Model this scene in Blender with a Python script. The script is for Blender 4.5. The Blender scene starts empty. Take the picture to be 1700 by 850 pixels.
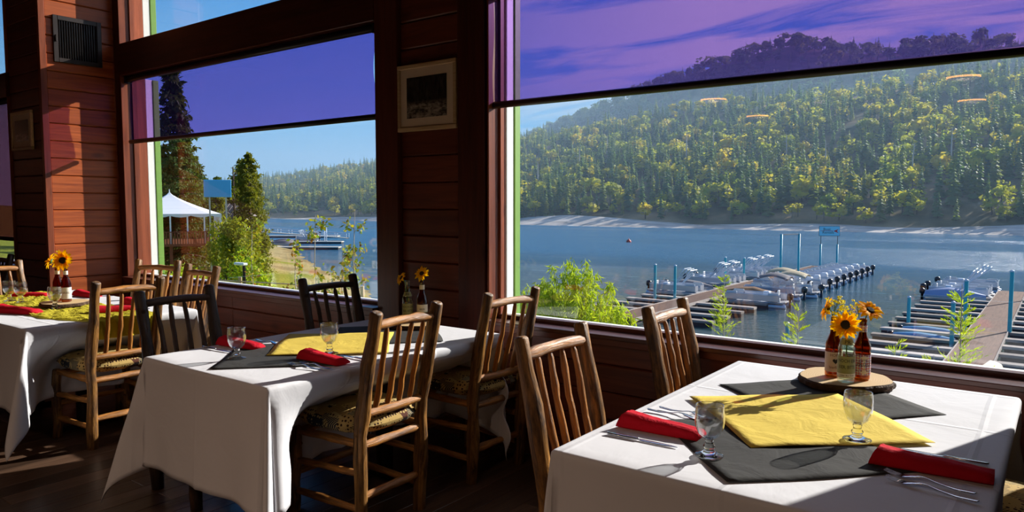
import bpy, math, random
import numpy as np
from mathutils import Vector, Matrix

random.seed(7)
rng = np.random.default_rng(11)
S = bpy.context.scene
COL = S.collection
PI = math.pi

# ------------------------------------------------------------------ camera
cam_d = bpy.data.cameras.new('camera'); cam = bpy.data.objects.new('camera', cam_d); COL.objects.link(cam)
cam_d.sensor_width = 36.0; cam_d.lens = 1220 / 1700 * 36; cam_d.clip_start = 0.05; cam_d.clip_end = 5000
cam.location = (0, 0, 1.45)
cam.rotation_euler = (math.radians(90) - math.atan(88 / 1220), 0, math.radians(37))
S.camera = cam
S.view_settings.view_transform = 'Standard'; S.view_settings.look = 'None'
S.view_settings.gamma = 1.0; S.view_settings.use_curve_mapping = False
S.view_settings.exposure = 0.0
S.cycles.use_denoising = True
S.cycles.transparent_max_bounces = 24
S.cycles.max_bounces = 9
S.cycles.diffuse_bounces = 4
S.cycles.volume_bounces = 0
S.cycles.sample_clamp_indirect = 6.0

# ------------------------------------------------------------------ node helpers
class NT:
    def __init__(s, tree):
        s.t = tree; s.t.nodes.clear()
    def add(s, typ, ins=None, out=0, **props):
        n = s.t.nodes.new(typ)
        for k, v in props.items(): setattr(n, k, v)
        for k, v in (ins or {}).items():
            if isinstance(v, bpy.types.NodeSocket): s.t.links.new(v, n.inputs[k])
            else:
                if isinstance(v, (tuple, list)) and len(v) == 3 and n.inputs[k].type == 'RGBA': v = (*v, 1)
                n.inputs[k].default_value = v
        return n.outputs[out]
    def math(s, op, a, b=0.0, c=0.0, clamp=False):
        return s.add('ShaderNodeMath', {0: a, 1: b, 2: c}, operation=op, use_clamp=clamp)
    def mix(s, f, a, b, mode='MIX'):
        return s.add('ShaderNodeMix', {0: f, 6: a, 7: b}, out=2, data_type='RGBA', blend_type=mode)
    def noise(s, vec=None, scale=5.0, detail=3.0, rough=0.5, dist=0.0, col=False):
        i = {'Scale': scale, 'Detail': detail, 'Roughness': rough, 'Distortion': dist}
        if vec is not None: i['Vector'] = vec
        return s.add('ShaderNodeTexNoise', i, out=1 if col else 0)
    def ramp(s, fac, stops, interp='LINEAR'):
        n = s.t.nodes.new('ShaderNodeValToRGB'); n.color_ramp.interpolation = interp
        e = n.color_ramp.elements
        while len(e) < len(stops): e.new(0.5)
        for el, (p, c) in zip(e, stops):
            el.position = p; el.color = (*c, 1) if len(c) == 3 else c
        s.t.links.new(fac, n.inputs[0]); return n.outputs[0]
    def coord(s, which='Object'):
        return s.add('ShaderNodeTexCoord', out={'Generated': 0, 'Normal': 1, 'UV': 2, 'Object': 3}[which])
    def mapping(s, vec, loc=(0, 0, 0), rot=(0, 0, 0), scale=(1, 1, 1)):
        return s.add('ShaderNodeMapping', {'Vector': vec, 'Location': loc, 'Rotation': rot, 'Scale': scale})
    def vadd(s, a, b): return s.add('ShaderNodeVectorMath', {0: a, 1: b}, operation='ADD')
    def vscale(s, a, f): return s.add('ShaderNodeVectorMath', {0: a, 'Scale': f}, operation='SCALE')
    def sep(s, v, i): return s.add('ShaderNodeSeparateXYZ', {0: v}, out=i)
    def rnd(s): return s.add('ShaderNodeObjectInfo', out=5)
    def bump(s, h, strength=0.3, dist=0.01):
        return s.add('ShaderNodeBump', {'Height': h, 'Strength': strength, 'Distance': dist})
    def pbr(s, **k):
        names = {'col': 'Base Color', 'rough': 'Roughness', 'metal': 'Metallic', 'spec': 'Specular IOR Level', 'normal': 'Normal',
                 'trans': 'Transmission Weight', 'ior': 'IOR', 'coat': 'Coat Weight', 'coatr': 'Coat Roughness', 'emit': 'Emission Color',
                 'es': 'Emission Strength', 'sheen': 'Sheen Weight', 'alpha': 'Alpha'}
        return s.add('ShaderNodeBsdfPrincipled', {names[a]: b for a, b in k.items()})
    def out(s, sh=None, vol=None):
        n = s.t.nodes.new('ShaderNodeOutputMaterial')
        if sh is not None: s.t.links.new(sh, n.inputs[0])
        if vol is not None: s.t.links.new(vol, n.inputs[1])

def new_mat(name):
    m = bpy.data.materials.new(name); m.use_nodes = True
    return m, NT(m.node_tree)

def srgb(r, g, b):
    f = lambda c: (c / 255 / 12.92) if c / 255 <= 0.04045 else ((c / 255 + 0.055) / 1.055) ** 2.4
    return (f(r), f(g), f(b))

# ------------------------------------------------------------------ world sky: blue with thin high cloud
wd = bpy.data.worlds.new('sky'); S.world = wd; wd.use_nodes = True
w = NT(wd.node_tree)
d = w.coord('Generated')
dz = w.math('MAXIMUM', w.sep(d, 2), 0.0)
skyc = w.ramp(dz, [(0.0, (0.36, 0.68, 0.97)), (0.10, (0.17, 0.55, 0.97)), (0.28, (0.045, 0.33, 0.86)), (0.7, (0.045, 0.20, 0.58)), (1.0, (0.03, 0.15, 0.48))])
den = w.math('ADD', dz, 0.10)
flat = w.add('ShaderNodeCombineXYZ', {0: w.math('DIVIDE', w.sep(d, 0), den), 1: w.math('DIVIDE', w.sep(d, 1), den), 2: 0.0})
n1 = w.noise(w.mapping(flat, loc=(3.1, 1.7, 0), rot=(0, 0, 0.35), scale=(0.75, 2.0, 1)), 1.3, 7, 0.62, 0.6)
n2 = w.noise(w.mapping(flat, loc=(2.3, 0.6, 0), scale=(1, 1, 1)), 0.33, 2, 0.5)
cl = w.math('MULTIPLY', w.ramp(n1, [(0.38, (0, 0, 0)), (0.53, (1, 1, 1))]), w.ramp(n2, [(0.25, (0.75, 0.75, 0.75)), (0.45, (1, 1, 1))]))
cl = w.math('MULTIPLY', cl, w.ramp(dz, [(0.05, (0, 0, 0)), (0.16, (1, 1, 1))]))
hl = w.math('SQRT', w.math('ADD', w.math('MULTIPLY', w.sep(d, 0), w.sep(d, 0)), w.math('MULTIPLY', w.sep(d, 1), w.sep(d, 1))))
az = w.math('DIVIDE', w.math('ADD', w.math('MULTIPLY', w.sep(d, 0), 0.35), w.math('MULTIPLY', w.sep(d, 1), 0.94)), hl)
cl = w.math('MULTIPLY', cl, w.ramp(az, [(0.40, (0.04, 0.04, 0.04)), (0.74, (1, 1, 1))]))      # the cloud bank lies over the far shore, to the right

skyc = w.mix(cl, skyc, (0.97, 0.98, 1.0))
bg = w.add('ShaderNodeBackground', {'Color': skyc, 'Strength': 1.0})
wo = w.t.nodes.new('ShaderNodeOutputWorld'); w.t.links.new(bg, wo.inputs[0])

# ------------------------------------------------------------------ sun (through the lake windows, low from the right)
SUN_DIR = Vector((0.318, 0.849, 0.42)).normalized()
sd = bpy.data.lights.new('sun', 'SUN'); sd.energy = 9.8; sd.angle = math.radians(0.55); sd.color = (1.0, 0.95, 0.88)
sun = bpy.data.objects.new('sun', sd); COL.objects.link(sun)
sun.rotation_euler = SUN_DIR.to_track_quat('Z', 'Y').to_euler(); sun.location = (20, 40, 30)

# ------------------------------------------------------------------ geometry helpers
class MB:
    """collects vertices / faces (with uv) for one mesh"""
    def __init__(s): s.v = []; s.f = []; s.uv = []; s.mi = []; s.cur = 0
    def add(s, verts, faces, uvs=None):
        o = len(s.v); s.v += [tuple(p) for p in verts]
        for i, f in enumerate(faces):
            s.f.append(tuple(o + k for k in f)); s.mi.append(s.cur)
            s.uv.append([uvs[k] for k in f] if uvs else [(0, 0)] * len(f))
        return s
    def box(s, x0, x1, y0, y1, z0, z1, c=0.0):
        if c <= 0:
            v = [(x, y, z) for x in (x0, x1) for y in (y0, y1) for z in (z0, z1)]
            return s.add(v, [(0, 1, 3, 2), (4, 6, 7, 5), (0, 4, 5, 1), (2, 3, 7, 6), (0, 2, 6, 4), (1, 5, 7, 3)])
        lo = (x0, y0, z0); hi = (x1, y1, z1); v = []; idx = {}
        for sx in (0, 1):
            for sy in (0, 1):
                for sz in (0, 1):
                    for ax in range(3):
                        p = []
                        for a, sg in enumerate((sx, sy, sz)):
                            b = hi[a] if sg else lo[a]
                            if a != ax: b += -c if sg else c
                            p.append(b)
                        idx[(sx, sy, sz, ax)] = len(v); v.append(tuple(p))
        F = []
        for ax in range(3):
            a, b = [q for q in range(3) if q != ax]
            for sg in (0, 1):
                q = []
                for (i, j) in ((0, 0), (1, 0), (1, 1), (0, 1)):
                    k = [0, 0, 0]; k[ax] = sg; k[a] = i; k[b] = j; q.append(idx[(*k, ax)])
                flip = (sg == 0) ^ (ax == 1)
                F.append(tuple(q[::-1] if flip else q))
        for e in range(3):
            a, b = [q for q in range(3) if q != e]
            for i in (0, 1):
                for j in (0, 1):
                    k0 = [0, 0, 0]; k1 = [0, 0, 0]; k0[a] = k1[a] = i; k0[b] = k1[b] = j; k1[e] = 1
                    F.append((idx[(*k0, a)], idx[(*k1, a)], idx[(*k1, b)], idx[(*k0, b)]))
        for sx in (0, 1):
            for sy in (0, 1):
                for sz in (0, 1): F.append(tuple(idx[(sx, sy, sz, a)] for a in range(3)))
        return s.add(v, F)
    def tube(s, pts, rad, seg=8, cap=True, wob=0.0, rnd_=None, closed=False, sy=1.0):
        pts = [Vector(p) for p in pts]; n = len(pts)
        if not hasattr(rad, '__len__'): rad = [rad] * n
        V = []; U = []; L = 0.0; up = None; R_ = rnd_ or random
        for i, p in enumerate(pts):
            t = (pts[min(i + 1, n - 1)] - pts[max(i - 1, 0)]).normalized()
            if up is None:
                up = Vector((0, 0, 1)) if abs(t.z) < 0.9 else Vector((1, 0, 0))
            sd_ = t.cross(up).normalized(); up2 = sd_.cross(t).normalized(); up = up2
            if i: L += (p - pts[i - 1]).length
            for k in range(seg):
                a = 2 * PI * k / seg; r = rad[i] * (1 + (R_.uniform(-wob, wob) if wob else 0))
                V.append(p + sd_ * (math.cos(a) * r) + up2 * (math.sin(a) * r * sy)); U.append((k / seg, L))
        F = []
        for i in range(n - 1):
            for k in range(seg):
                F.append((i * seg + k, i * seg + (k + 1) % seg, (i + 1) * seg + (k + 1) % seg, (i + 1) * seg + k))
        if cap:
            F.append(tuple(range(seg))[::-1]); F.append(tuple((n - 1) * seg + k for k in range(seg)))
        return s.add(V, F, U)
    def lathe(s, prof, seg=24, cx=0, cy=0, cz=0, cap0=False, cap1=False):
        V = []; U = []
        for i, (r, z) in enumerate(prof):
            for k in range(seg):
                a = 2 * PI * k / seg; V.append((cx + r * math.cos(a), cy + r * math.sin(a), cz + z)); U.append((k / seg, z))
        n = len(prof)
        F = [(i * seg + k, i * seg + (k + 1) % seg, (i + 1) * seg + (k + 1) % seg, (i + 1) * seg + k) for i in range(n - 1) for k in range(seg)]
        if cap0: F.append(tuple(range(seg))[::-1])
        if cap1: F.append(tuple((n - 1) * seg + k for k in range(seg)))
        return s.add(V, F, U)
    def quad(s, a, b, c, d_): return s.add([a, b, c, d_], [(0, 1, 2, 3)], [(0, 0), (1, 0), (1, 1), (0, 1)])
    def mesh(s, name, mats, smooth=False):
        me = bpy.data.meshes.new(name); me.from_pydata(s.v, [], s.f)
        if not isinstance(mats, (list, tuple)): mats = [mats]
        for m in mats: me.materials.append(m)
        uvl = me.uv_layers.new(name='uv')
        flat_ = np.array([c for f in s.uv for p in f for c in p], dtype=np.float32)
        uvl.data.foreach_set('uv', flat_)
        if len(mats) > 1: me.polygons.foreach_set('material_index', s.mi)
        if smooth: me.polygons.foreach_set('use_smooth', [True] * len(s.f))
        me.update(); return me
    def build(s, name, mats, parent=None, smooth=False, loc=None):
        return obj(name, s.mesh(name, mats, smooth), parent, loc)

def obj(name, me, parent=None, loc=None, rz=0.0):
    o = bpy.data.objects.new(name, me); COL.objects.link(o)
    if parent is not None: o.parent = parent
    if loc is not None: o.location = loc
    if rz: o.rotation_euler = (0, 0, rz)
    return o
def tag(o, label=None, cat=None, group=None, kind=None):
    if label: o['label'] = label
    if cat: o['category'] = cat
    if group: o['group'] = group
    if kind: o['kind'] = kind
    return o
def thing(name, label, cat, loc=(0, 0, 0), rz=0.0, group=None):
    return tag(obj(name, None, None, loc, rz), label, cat, group)
def struct(name, label=None):
    return tag(obj(name, None), label, None, None, 'structure')
def copy_tree(o, parent=None, loc=None, rz=None, label=None, sc=None):
    c = o.copy(); COL.objects.link(c)
    if parent is not None: c.parent = parent
    if loc is not None: c.location = loc
    if rz is not None: c.rotation_euler = (0, 0, rz)
    if sc is not None: c.scale = sc
    if label: c['label'] = label
    for ch in o.children: copy_tree(ch, c)
    return c
def lerp(a, b, t): return a + (b - a) * t
def sstep(a, b, x):
    t = min(1.0, max(0.0, (x - a) / (b - a))); return t * t * (3 - 2 * t)
def grid_mesh(name, P, mats, smooth=True, uv=None):
    """P: (n,m,3) array -> mesh object data"""
    n, m, _ = P.shape
    i = np.arange(n * m).reshape(n, m)
    F = np.stack([i[:-1, :-1], i[1:, :-1], i[1:, 1:], i[:-1, 1:]], -1).reshape(-1, 4)
    return np_mesh(name, P.reshape(-1, 3), F, mats, smooth)
def np_mesh(name, V, F, mats, smooth=False, attr=None, mi=None):
    V = np.asarray(V, dtype=np.float32); F = np.asarray(F, dtype=np.int32)
    me = bpy.data.meshes.new(name)
    me.vertices.add(len(V)); me.vertices.foreach_set('co', V.ravel())
    k = F.shape[1]
    me.loops.add(F.size); me.loops.foreach_set('vertex_index', F.ravel())
    me.polygons.add(len(F)); me.polygons.foreach_set('loop_start', np.arange(len(F), dtype=np.int32) * k)
    me.polygons.foreach_set('loop_total', np.full(len(F), k, dtype=np.int32))
    if smooth: me.polygons.foreach_set('use_smooth', np.ones(len(F), dtype=bool))
    for m in (mats if isinstance(mats, (list, tuple)) else [mats]): me.materials.append(m)
    if mi is not None: me.polygons.foreach_set('material_index', np.asarray(mi, dtype=np.int32))
    me.update(calc_edges=True)
    if attr is not None:
        a = me.attributes.new('rnd', 'FLOAT', 'POINT'); a.data.foreach_set('value', np.asarray(attr, dtype=np.float32))
    return me
def text_tris(body, size, sx=1.0):
    cu = bpy.data.curves.new('lettering', 'FONT'); cu.body = body; cu.size = size
    cu.align_x = 'CENTER'; cu.align_y = 'CENTER'; cu.resolution_u = 2
    o = bpy.data.objects.new('lettering', cu); COL.objects.link(o)
    bpy.context.view_layer.update()
    me = bpy.data.meshes.new_from_object(o.evaluated_get(bpy.context.evaluated_depsgraph_get()))
    v = [(p.co.x * sx, p.co.y) for p in me.vertices]; f = [tuple(p.vertices) for p in me.polygons]
    bpy.data.objects.remove(o); bpy.data.curves.remove(cu); bpy.data.meshes.remove(me)
    return v, f
# ------------------------------------------------------------------ materials
M = {}
def simple(name, col, rough=0.5, metal=0.0, spec=0.5, nz=0.0, ns=20, bs=0.0):
    m, n = new_mat(name)
    k = dict(col=col, rough=rough, metal=metal, spec=spec)
    if nz:
        f = n.noise(n.coord(), ns, 4)
        k['col'] = n.mix(f, tuple(c * (1 - nz) for c in col), tuple(min(1, c * (1 + nz)) for c in col))
    if bs: k['normal'] = n.bump(n.noise(n.coord(), ns * 2, 4), bs, 0.005)
    n.out(n.pbr(**k)); M[name] = m; return m
def wood(name, light, dark, axis=0, rough=0.38, sc=1.0, var=0.35, knots=True, spec=0.4):
    m, n = new_mat(name)
    c = n.coord('Object'); r = n.rnd()
    off = n.add('ShaderNodeCombineXYZ', {0: n.math('MULTIPLY', r, 37.0), 1: n.math('MULTIPLY', r, 91.0), 2: n.math('MULTIPLY', r, 53.0)})
    c = n.vadd(c, off)
    s = [14.0 * sc] * 3; s[axis] = 1.1 * sc
    mp = n.mapping(c, scale=tuple(s))
    g1 = n.noise(mp, 1.0, 6, 0.65, 1.6)
    s2 = [60.0 * sc] * 3; s2[axis] = 2.5 * sc
    g2 = n.noise(n.mapping(c, scale=tuple(s2)), 1.0, 4, 0.6)
    f = n.math('ADD', n.math('MULTIPLY', g1, 0.75), n.math('MULTIPLY', g2, 0.35))
    col = n.ramp(f, [(0.36, dark), (0.62, light), (0.8, tuple(min(1, q * 1.25) for q in light))])
    if knots:
        kn = n.add('ShaderNodeTexVoronoi', {'Vector': n.mapping(c, scale=tuple(2.2 if i == axis else 4.5 for i in range(3))), 'Scale': 1.0})
        kf = n.ramp(kn, [(0.0, (1, 1, 1)), (0.10, (0.5, 0.5, 0.5)), (0.16, (0, 0, 0))])
        col = n.mix(n.math('MULTIPLY', kf, 0.75), col, tuple(q * 0.35 for q in dark))
    v = n.math('ADD', n.math('MULTIPLY', r, var * 2), 1 - var)
    col = n.mix(1.0, col, n.add('ShaderNodeCombineColor', {0: v, 1: v, 2: v}), 'MULTIPLY')
    n.out(n.pbr(col=col, rough=rough, spec=spec, normal=n.bump(g2, 0.25, 0.003)))
    M[name] = m; return m
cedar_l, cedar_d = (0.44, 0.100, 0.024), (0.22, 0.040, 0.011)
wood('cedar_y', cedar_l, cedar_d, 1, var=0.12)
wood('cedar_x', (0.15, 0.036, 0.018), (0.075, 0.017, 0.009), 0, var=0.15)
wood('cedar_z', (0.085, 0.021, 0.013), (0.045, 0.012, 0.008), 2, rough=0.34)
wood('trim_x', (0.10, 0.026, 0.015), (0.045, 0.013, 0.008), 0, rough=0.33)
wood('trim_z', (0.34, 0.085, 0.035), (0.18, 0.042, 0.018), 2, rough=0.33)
wood('floor_wood', (0.085, 0.047, 0.029), (0.035, 0.019, 0.012), 1, rough=0.33, var=0.4, knots=False)
wood('table_wood', (0.10, 0.05, 0.025), (0.05, 0.02, 0.012), 0)
wood('frame_wood', (0.62, 0.44, 0.25), (0.46, 0.30, 0.15), 0, rough=0.4, sc=3, knots=False)
wood('dock_wood', (0.22, 0.135, 0.10), (0.12, 0.075, 0.06), 1, rough=0.8, sc=0.3, knots=False, spec=0.1)
wood('deck_red', (0.24, 0.09, 0.05), (0.13, 0.05, 0.03), 2, rough=0.7, sc=0.5, knots=False, spec=0.1)
wood('dock_grey', (0.42, 0.36, 0.32), (0.28, 0.23, 0.20), 0, rough=0.85, sc=0.3, knots=False, spec=0.1)
simple('ceiling_wood', (0.13, 0.055, 0.03), 0.6, nz=0.2)
simple('room_wood', (0.14, 0.055, 0.03), 0.6, nz=0.2)
simple('white_paint', (0.80, 0.81, 0.80), 0.45, nz=0.05)
simple('green_paint', (0.17, 0.34, 0.055), 0.5, nz=0.12)
simple('black_bar', (0.012, 0.010, 0.012), 0.4)
simple('metal_dark', (0.02, 0.018, 0.018), 0.4, 0.6)
simple('chrome', (0.78, 0.79, 0.82), 0.16, 1.0)
simple('bead', (0.10, 0.09, 0.10), 0.4)
simple('mat_board', (0.66, 0.52, 0.38), 0.8, nz=0.06)
simple('vent_frame', (0.030, 0.020, 0.018), 0.42, 0.3)
simple('paper_white', (0.78, 0.76, 0.70), 0.6, nz=0.05)
simple('paper_cream', (0.70, 0.60, 0.42), 0.6, nz=0.05)
simple('paper_pink', (0.66, 0.50, 0.42), 0.6, nz=0.06)
simple('ink_black', (0.018, 0.016, 0.014), 0.6)
simple('ink_brown', (0.16, 0.05, 0.03), 0.6)
simple('ink_red', (0.55, 0.03, 0.03), 0.6)
simple('ink_blue', (0.04, 0.10, 0.40), 0.6)
simple('sun_disc', (0.035, 0.017, 0.010), 0.9, nz=0.5, ns=300, bs=0.6)
simple('stem_green', (0.10, 0.20, 0.03), 0.6)
simple('teal_paint', (0.03, 0.38, 0.44), 0.45, nz=0.12)
simple('boat_white', (0.62, 0.66, 0.72), 0.35)
simple('boat_alu', (0.44, 0.48, 0.56), 0.35, 0.5)
simple('boat_black', (0.012, 0.013, 0.017), 0.3)
simple('boat_deck', (0.28, 0.28, 0.30), 0.7)
simple('canvas_tan', (0.50, 0.40, 0.25), 0.85, nz=0.1)
simple('canvas_brown', (0.24, 0.125, 0.06), 0.85, nz=0.1)
simple('canvas_grey', (0.19, 0.17, 0.17), 0.85, nz=0.1)
simple('canvas_blue', (0.03, 0.22, 0.42), 0.6, nz=0.1)
simple('canvas_slate', (0.24, 0.30, 0.46), 0.6, nz=0.1)
simple('seat_grey', (0.55, 0.55, 0.55), 0.6)
simple('float_dark', (0.025, 0.025, 0.03), 0.7)
simple('sign_blue', (0.07, 0.42, 0.80), 0.35, nz=0.06)
simple('sign_teal', (0.22, 0.62, 0.78), 0.5)
simple('tent_white', (0.82, 0.83, 0.85), 0.6)
simple('roof_grey', (0.22, 0.19, 0.18), 0.8, nz=0.25, ns=3)
simple('rock', (0.42, 0.40, 0.36), 0.85, nz=0.35, ns=4, bs=0.4)
simple('bleached_wood', (0.58, 0.53, 0.45), 0.8, nz=0.2, ns=9, bs=0.4)
simple('brass', (0.55, 0.36, 0.12), 0.35, 1.0)
simple('buoy_red', (0.7, 0.07, 0.03), 0.5)
simple('bark_dark', (0.09, 0.06, 0.04), 0.9, nz=0.4, ns=6)
simple('snag_grey', (0.45, 0.40, 0.34), 0.9)
simple('pale_bark', (0.42, 0.36, 0.28), 0.85, nz=0.2)
simple('slab_bark', (0.075, 0.038, 0.020), 0.9, nz=0.6, ns=60, bs=1.0)

def cloth(name, col, rough=0.85, weave=700, crease=0.0, wrinkle=0.25, ws=6.0, trans=0.0):
    m, n = new_mat(name); c = n.coord()
    h = n.math('MULTIPLY', n.noise(c, ws, 4, 0.55, 0.6), 1.0)
    nr = n.bump(h, wrinkle, 0.02)
    nr2 = n.add('ShaderNodeBump', {'Height': n.noise(c, weave, 2), 'Strength': 0.12, 'Distance': 0.001, 'Normal': nr})
    if crease:
        # ironed fold lines
        hs = None
        for i, (off, per) in enumerate(((0.13, 0.46), (0.2, 0.52))):
            x = n.math('PINGPONG', n.math('ADD', n.math('ADD', n.sep(c, i), off + 10.0), n.math('MULTIPLY', n.noise(c, 2.0, 2), 0.02)), per / 2)
            r = n.math('SUBTRACT', 1.0, n.math('DIVIDE', x, 0.012), clamp=True)
            hs = r if hs is None else n.math('MAXIMUM', hs, r)
        nr2 = n.add('ShaderNodeBump', {'Height': hs, 'Strength': crease, 'Distance': 0.004, 'Normal': nr2})
    tint = n.mix(n.noise(c, 3.0, 3), tuple(q * 0.93 for q in col), tuple(min(1, q * 1.05) for q in col))
    sh = n.pbr(col=tint, rough=rough, spec=0.15, normal=nr2, sheen=0.0)
    if trans:
        tl = n.add('ShaderNodeBsdfTranslucent', {'Color': col})
        sh = n.add('ShaderNodeMixShader', {0: trans, 1: sh, 2: tl})
    n.out(sh); M[name] = m; return m
cloth('linen_white', (0.80, 0.79, 0.82), crease=0.5, wrinkle=0.22, ws=5, trans=0.08)
cloth('napkin_grey', (0.050, 0.048, 0.046), wrinkle=0.35, ws=9)
cloth('napkin_yellow', (0.72, 0.53, 0.09), wrinkle=0.45, ws=9)
cloth('napkin_red', (0.66, 0.012, 0.030), wrinkle=0.5, ws=16, trans=0.22)
cloth('gauze_yellow', (0.64, 0.54, 0.045), wrinkle=1.0, ws=22, weave=200, trans=0.25)

# bark covered, lacquered log
def log_mat(name, honey, dark, amount):
    m, n = new_mat(name)
    uv = n.coord('UV'); r = n.rnd()
    off = n.add('ShaderNodeCombineXYZ', {0: n.math('MULTIPLY', r, 11.0), 1: n.math('MULTIPLY', r, 17.0), 2: 0.0})
    o = n.coord('Object')
    u = n.math('MULTIPLY', n.sep(uv, 0), 2 * PI)
    cyl = n.add('ShaderNodeCombineXYZ', {0: n.math('MULTIPLY', n.math('COSINE', u), 0.028), 1: n.math('MULTIPLY', n.math('SINE', u), 0.028), 2: n.sep(uv, 1)})
    cyl = n.vadd(cyl, off)
    streak = n.noise(n.mapping(cyl, scale=(70, 70, 9)), 1.0, 6, 0.7, 0.8)
    patch = n.noise(n.mapping(cyl, scale=(22, 22, 6)), 1.0, 4, 0.6, 0.5)
    f = n.math('ADD', n.math('MULTIPLY', streak, 0.55), n.math('MULTIPLY', patch, 0.5))
    col = n.ramp(f, [(amount - 0.12, dark), (amount, tuple(lerp(a, b, 0.45) for a, b in zip(dark, honey))), (amount + 0.11, honey), (amount + 0.22, tuple(min(1, q * 1.5) for q in honey))])
    n.out(n.pbr(col=col, rough=n.ramp(patch, [(0.3, (0.5, 0.5, 0.5)), (0.7, (0.28, 0.28, 0.28))]), spec=0.5, normal=n.bump(n.math('ADD', streak, patch), 0.8, 0.006)))
    M[name] = m
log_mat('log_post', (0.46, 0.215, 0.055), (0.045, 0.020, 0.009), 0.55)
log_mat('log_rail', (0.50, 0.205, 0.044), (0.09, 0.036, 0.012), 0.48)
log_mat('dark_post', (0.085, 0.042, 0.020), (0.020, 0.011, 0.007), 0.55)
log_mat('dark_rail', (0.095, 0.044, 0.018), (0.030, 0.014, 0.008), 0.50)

# patchwork upholstery: mustard, black and tan blocks with little prints
m, n = new_mat('upholstery'); c = n.coord()
cc = n.mapping(c, rot=(0, 0, 0.3), scale=(1, 1, 1))
cell = n.t.nodes.new('ShaderNodeTexVoronoi'); cell.distance = 'CHEBYCHEV'; n.t.links.new(cc, cell.inputs['Vector']); cell.inputs['Scale'].default_value = 11.0
cellc = cell.outputs['Color']; cd_ = cell.outputs['Distance']
pick = n.sep(cellc, 0); pick2 = n.sep(cellc, 1)
base = n.ramp(pick, [(0.0, (0.03, 0.035, 0.045)), (0.12, (0.52, 0.35, 0.12)), (0.50, (0.10, 0.035, 0.022)), (0.62, (0.54, 0.40, 0.16)), (0.90, (0.20, 0.20, 0.12))], 'CONSTANT')
ink = n.ramp(pick, [(0.0, (0.48, 0.36, 0.16)), (0.12, (0.05, 0.022, 0.012)), (0.50, (0.48, 0.34, 0.13)), (0.62, (0.06, 0.035, 0.018)), (0.90, (0.5, 0.4, 0.2))], 'CONSTANT')
dots = n.add('ShaderNodeTexVoronoi', {'Vector': c, 'Scale': 62.0, 'Randomness': 0.35})
dotm = n.math('LESS_THAN', dots, 0.36)
wv = n.add('ShaderNodeTexWave', {'Vector': n.mapping(c, rot=(0.4, 0.3, 0.8)), 'Scale': 40.0, 'Distortion': 2.0, 'Detail': 1.0}, out=1)
wvm = n.math('GREATER_THAN', wv, 0.72)
ptn = n.math('ADD', n.math('MULTIPLY', dotm, n.math('GREATER_THAN', pick2, 0.45)), n.math('MULTIPLY', wvm, n.math('LESS_THAN', pick2, 0.45)), clamp=True)
col = n.mix(ptn, base, ink)
edge = n.math('GREATER_THAN', cd_, 0.66)
col = n.mix(edge, col, (0.018, 0.012, 0.012))
n.out(n.pbr(col=col, rough=0.85, spec=0.15, normal=n.bump(n.noise(c, 400, 2), 0.2, 0.001))); M['upholstery'] = m

# window glass: clear, with its own faint mirror
def pane_mat(name, tint, gain=1.0):
    m, n = new_mat(name)
    bf = n.add('ShaderNodeNewGeometry', out=6)      # thin pane: the same mirror strength from both faces
    ior = n.math('ADD', 1.5, n.math('MULTIPLY', bf, 1 / 1.5 - 1.5))
    fr = n.math('MULTIPLY', n.add('ShaderNodeFresnel', {'IOR': ior}), gain, clamp=True)
    t = n.add('ShaderNodeBsdfTransparent', {'Color': (*tint, 1)})
    g = n.add('ShaderNodeBsdfGlossy', {'Color': (1, 1, 1, 1), 'Roughness': 0.003})
    n.out(n.add('ShaderNodeMixShader', {0: fr, 1: t, 2: g})); M[name] = m
pane_mat('window_glass', (0.975, 0.985, 0.985))
pane_mat('thin_glass', (0.94, 0.95, 0.95), 2.6)
_n = NT.__new__(NT); _n.t = M['thin_glass'].node_tree
_o = [q for q in _n.t.nodes if q.type == 'OUTPUT_MATERIAL'][0]; _s = _o.inputs[0].links[0].from_socket
_n.t.links.new(_n.add('ShaderNodeMixShader', {0: 0.03, 1: _s, 2: _n.add('ShaderNodeBsdfGlass', {'Color': (1, 1, 1, 1), 'Roughness': 0.0, 'IOR': 1.5})}), _o.inputs[0])
pane_mat('brown_glass', (0.62, 0.28, 0.06), 1.2)
pane_mat('bottle_clear', (0.86, 0.90, 0.82), 1.3)
m, n = new_mat('thick_glass'); n.out(n.add('ShaderNodeBsdfGlass', {'Color': (0.98, 0.99, 0.99, 1), 'Roughness': 0.0, 'IOR': 1.48})); M['thick_glass'] = m
# see-through purple solar film of the roller shades
def film(name, tint, scat, k):
    m, n = new_mat(name)
    t = n.add('ShaderNodeBsdfTransparent', {'Color': (*tint, 1)})
    tl = n.add('ShaderNodeBsdfTranslucent', {'Color': (*scat, 1)})
    df = n.add('ShaderNodeBsdfDiffuse', {'Color': (*scat, 1)})
    s2 = n.add('ShaderNodeMixShader', {0: 0.5, 1: tl, 2: df})
    f = n.math('ADD', n.math('MULTIPLY', n.noise(n.coord(), 1.2, 4), k * 0.7), k * 0.65)
    n.out(n.add('ShaderNodeMixShader', {0: f, 1: t, 2: s2})); M[name] = m
film('shade_film', (0.36, 0.205, 0.57), (0.16, 0.10, 0.70), 0.008)
film('shade_film_dark', (0.16, 0.05, 0.07), (0.30, 0.07, 0.10), 0.03)

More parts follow.
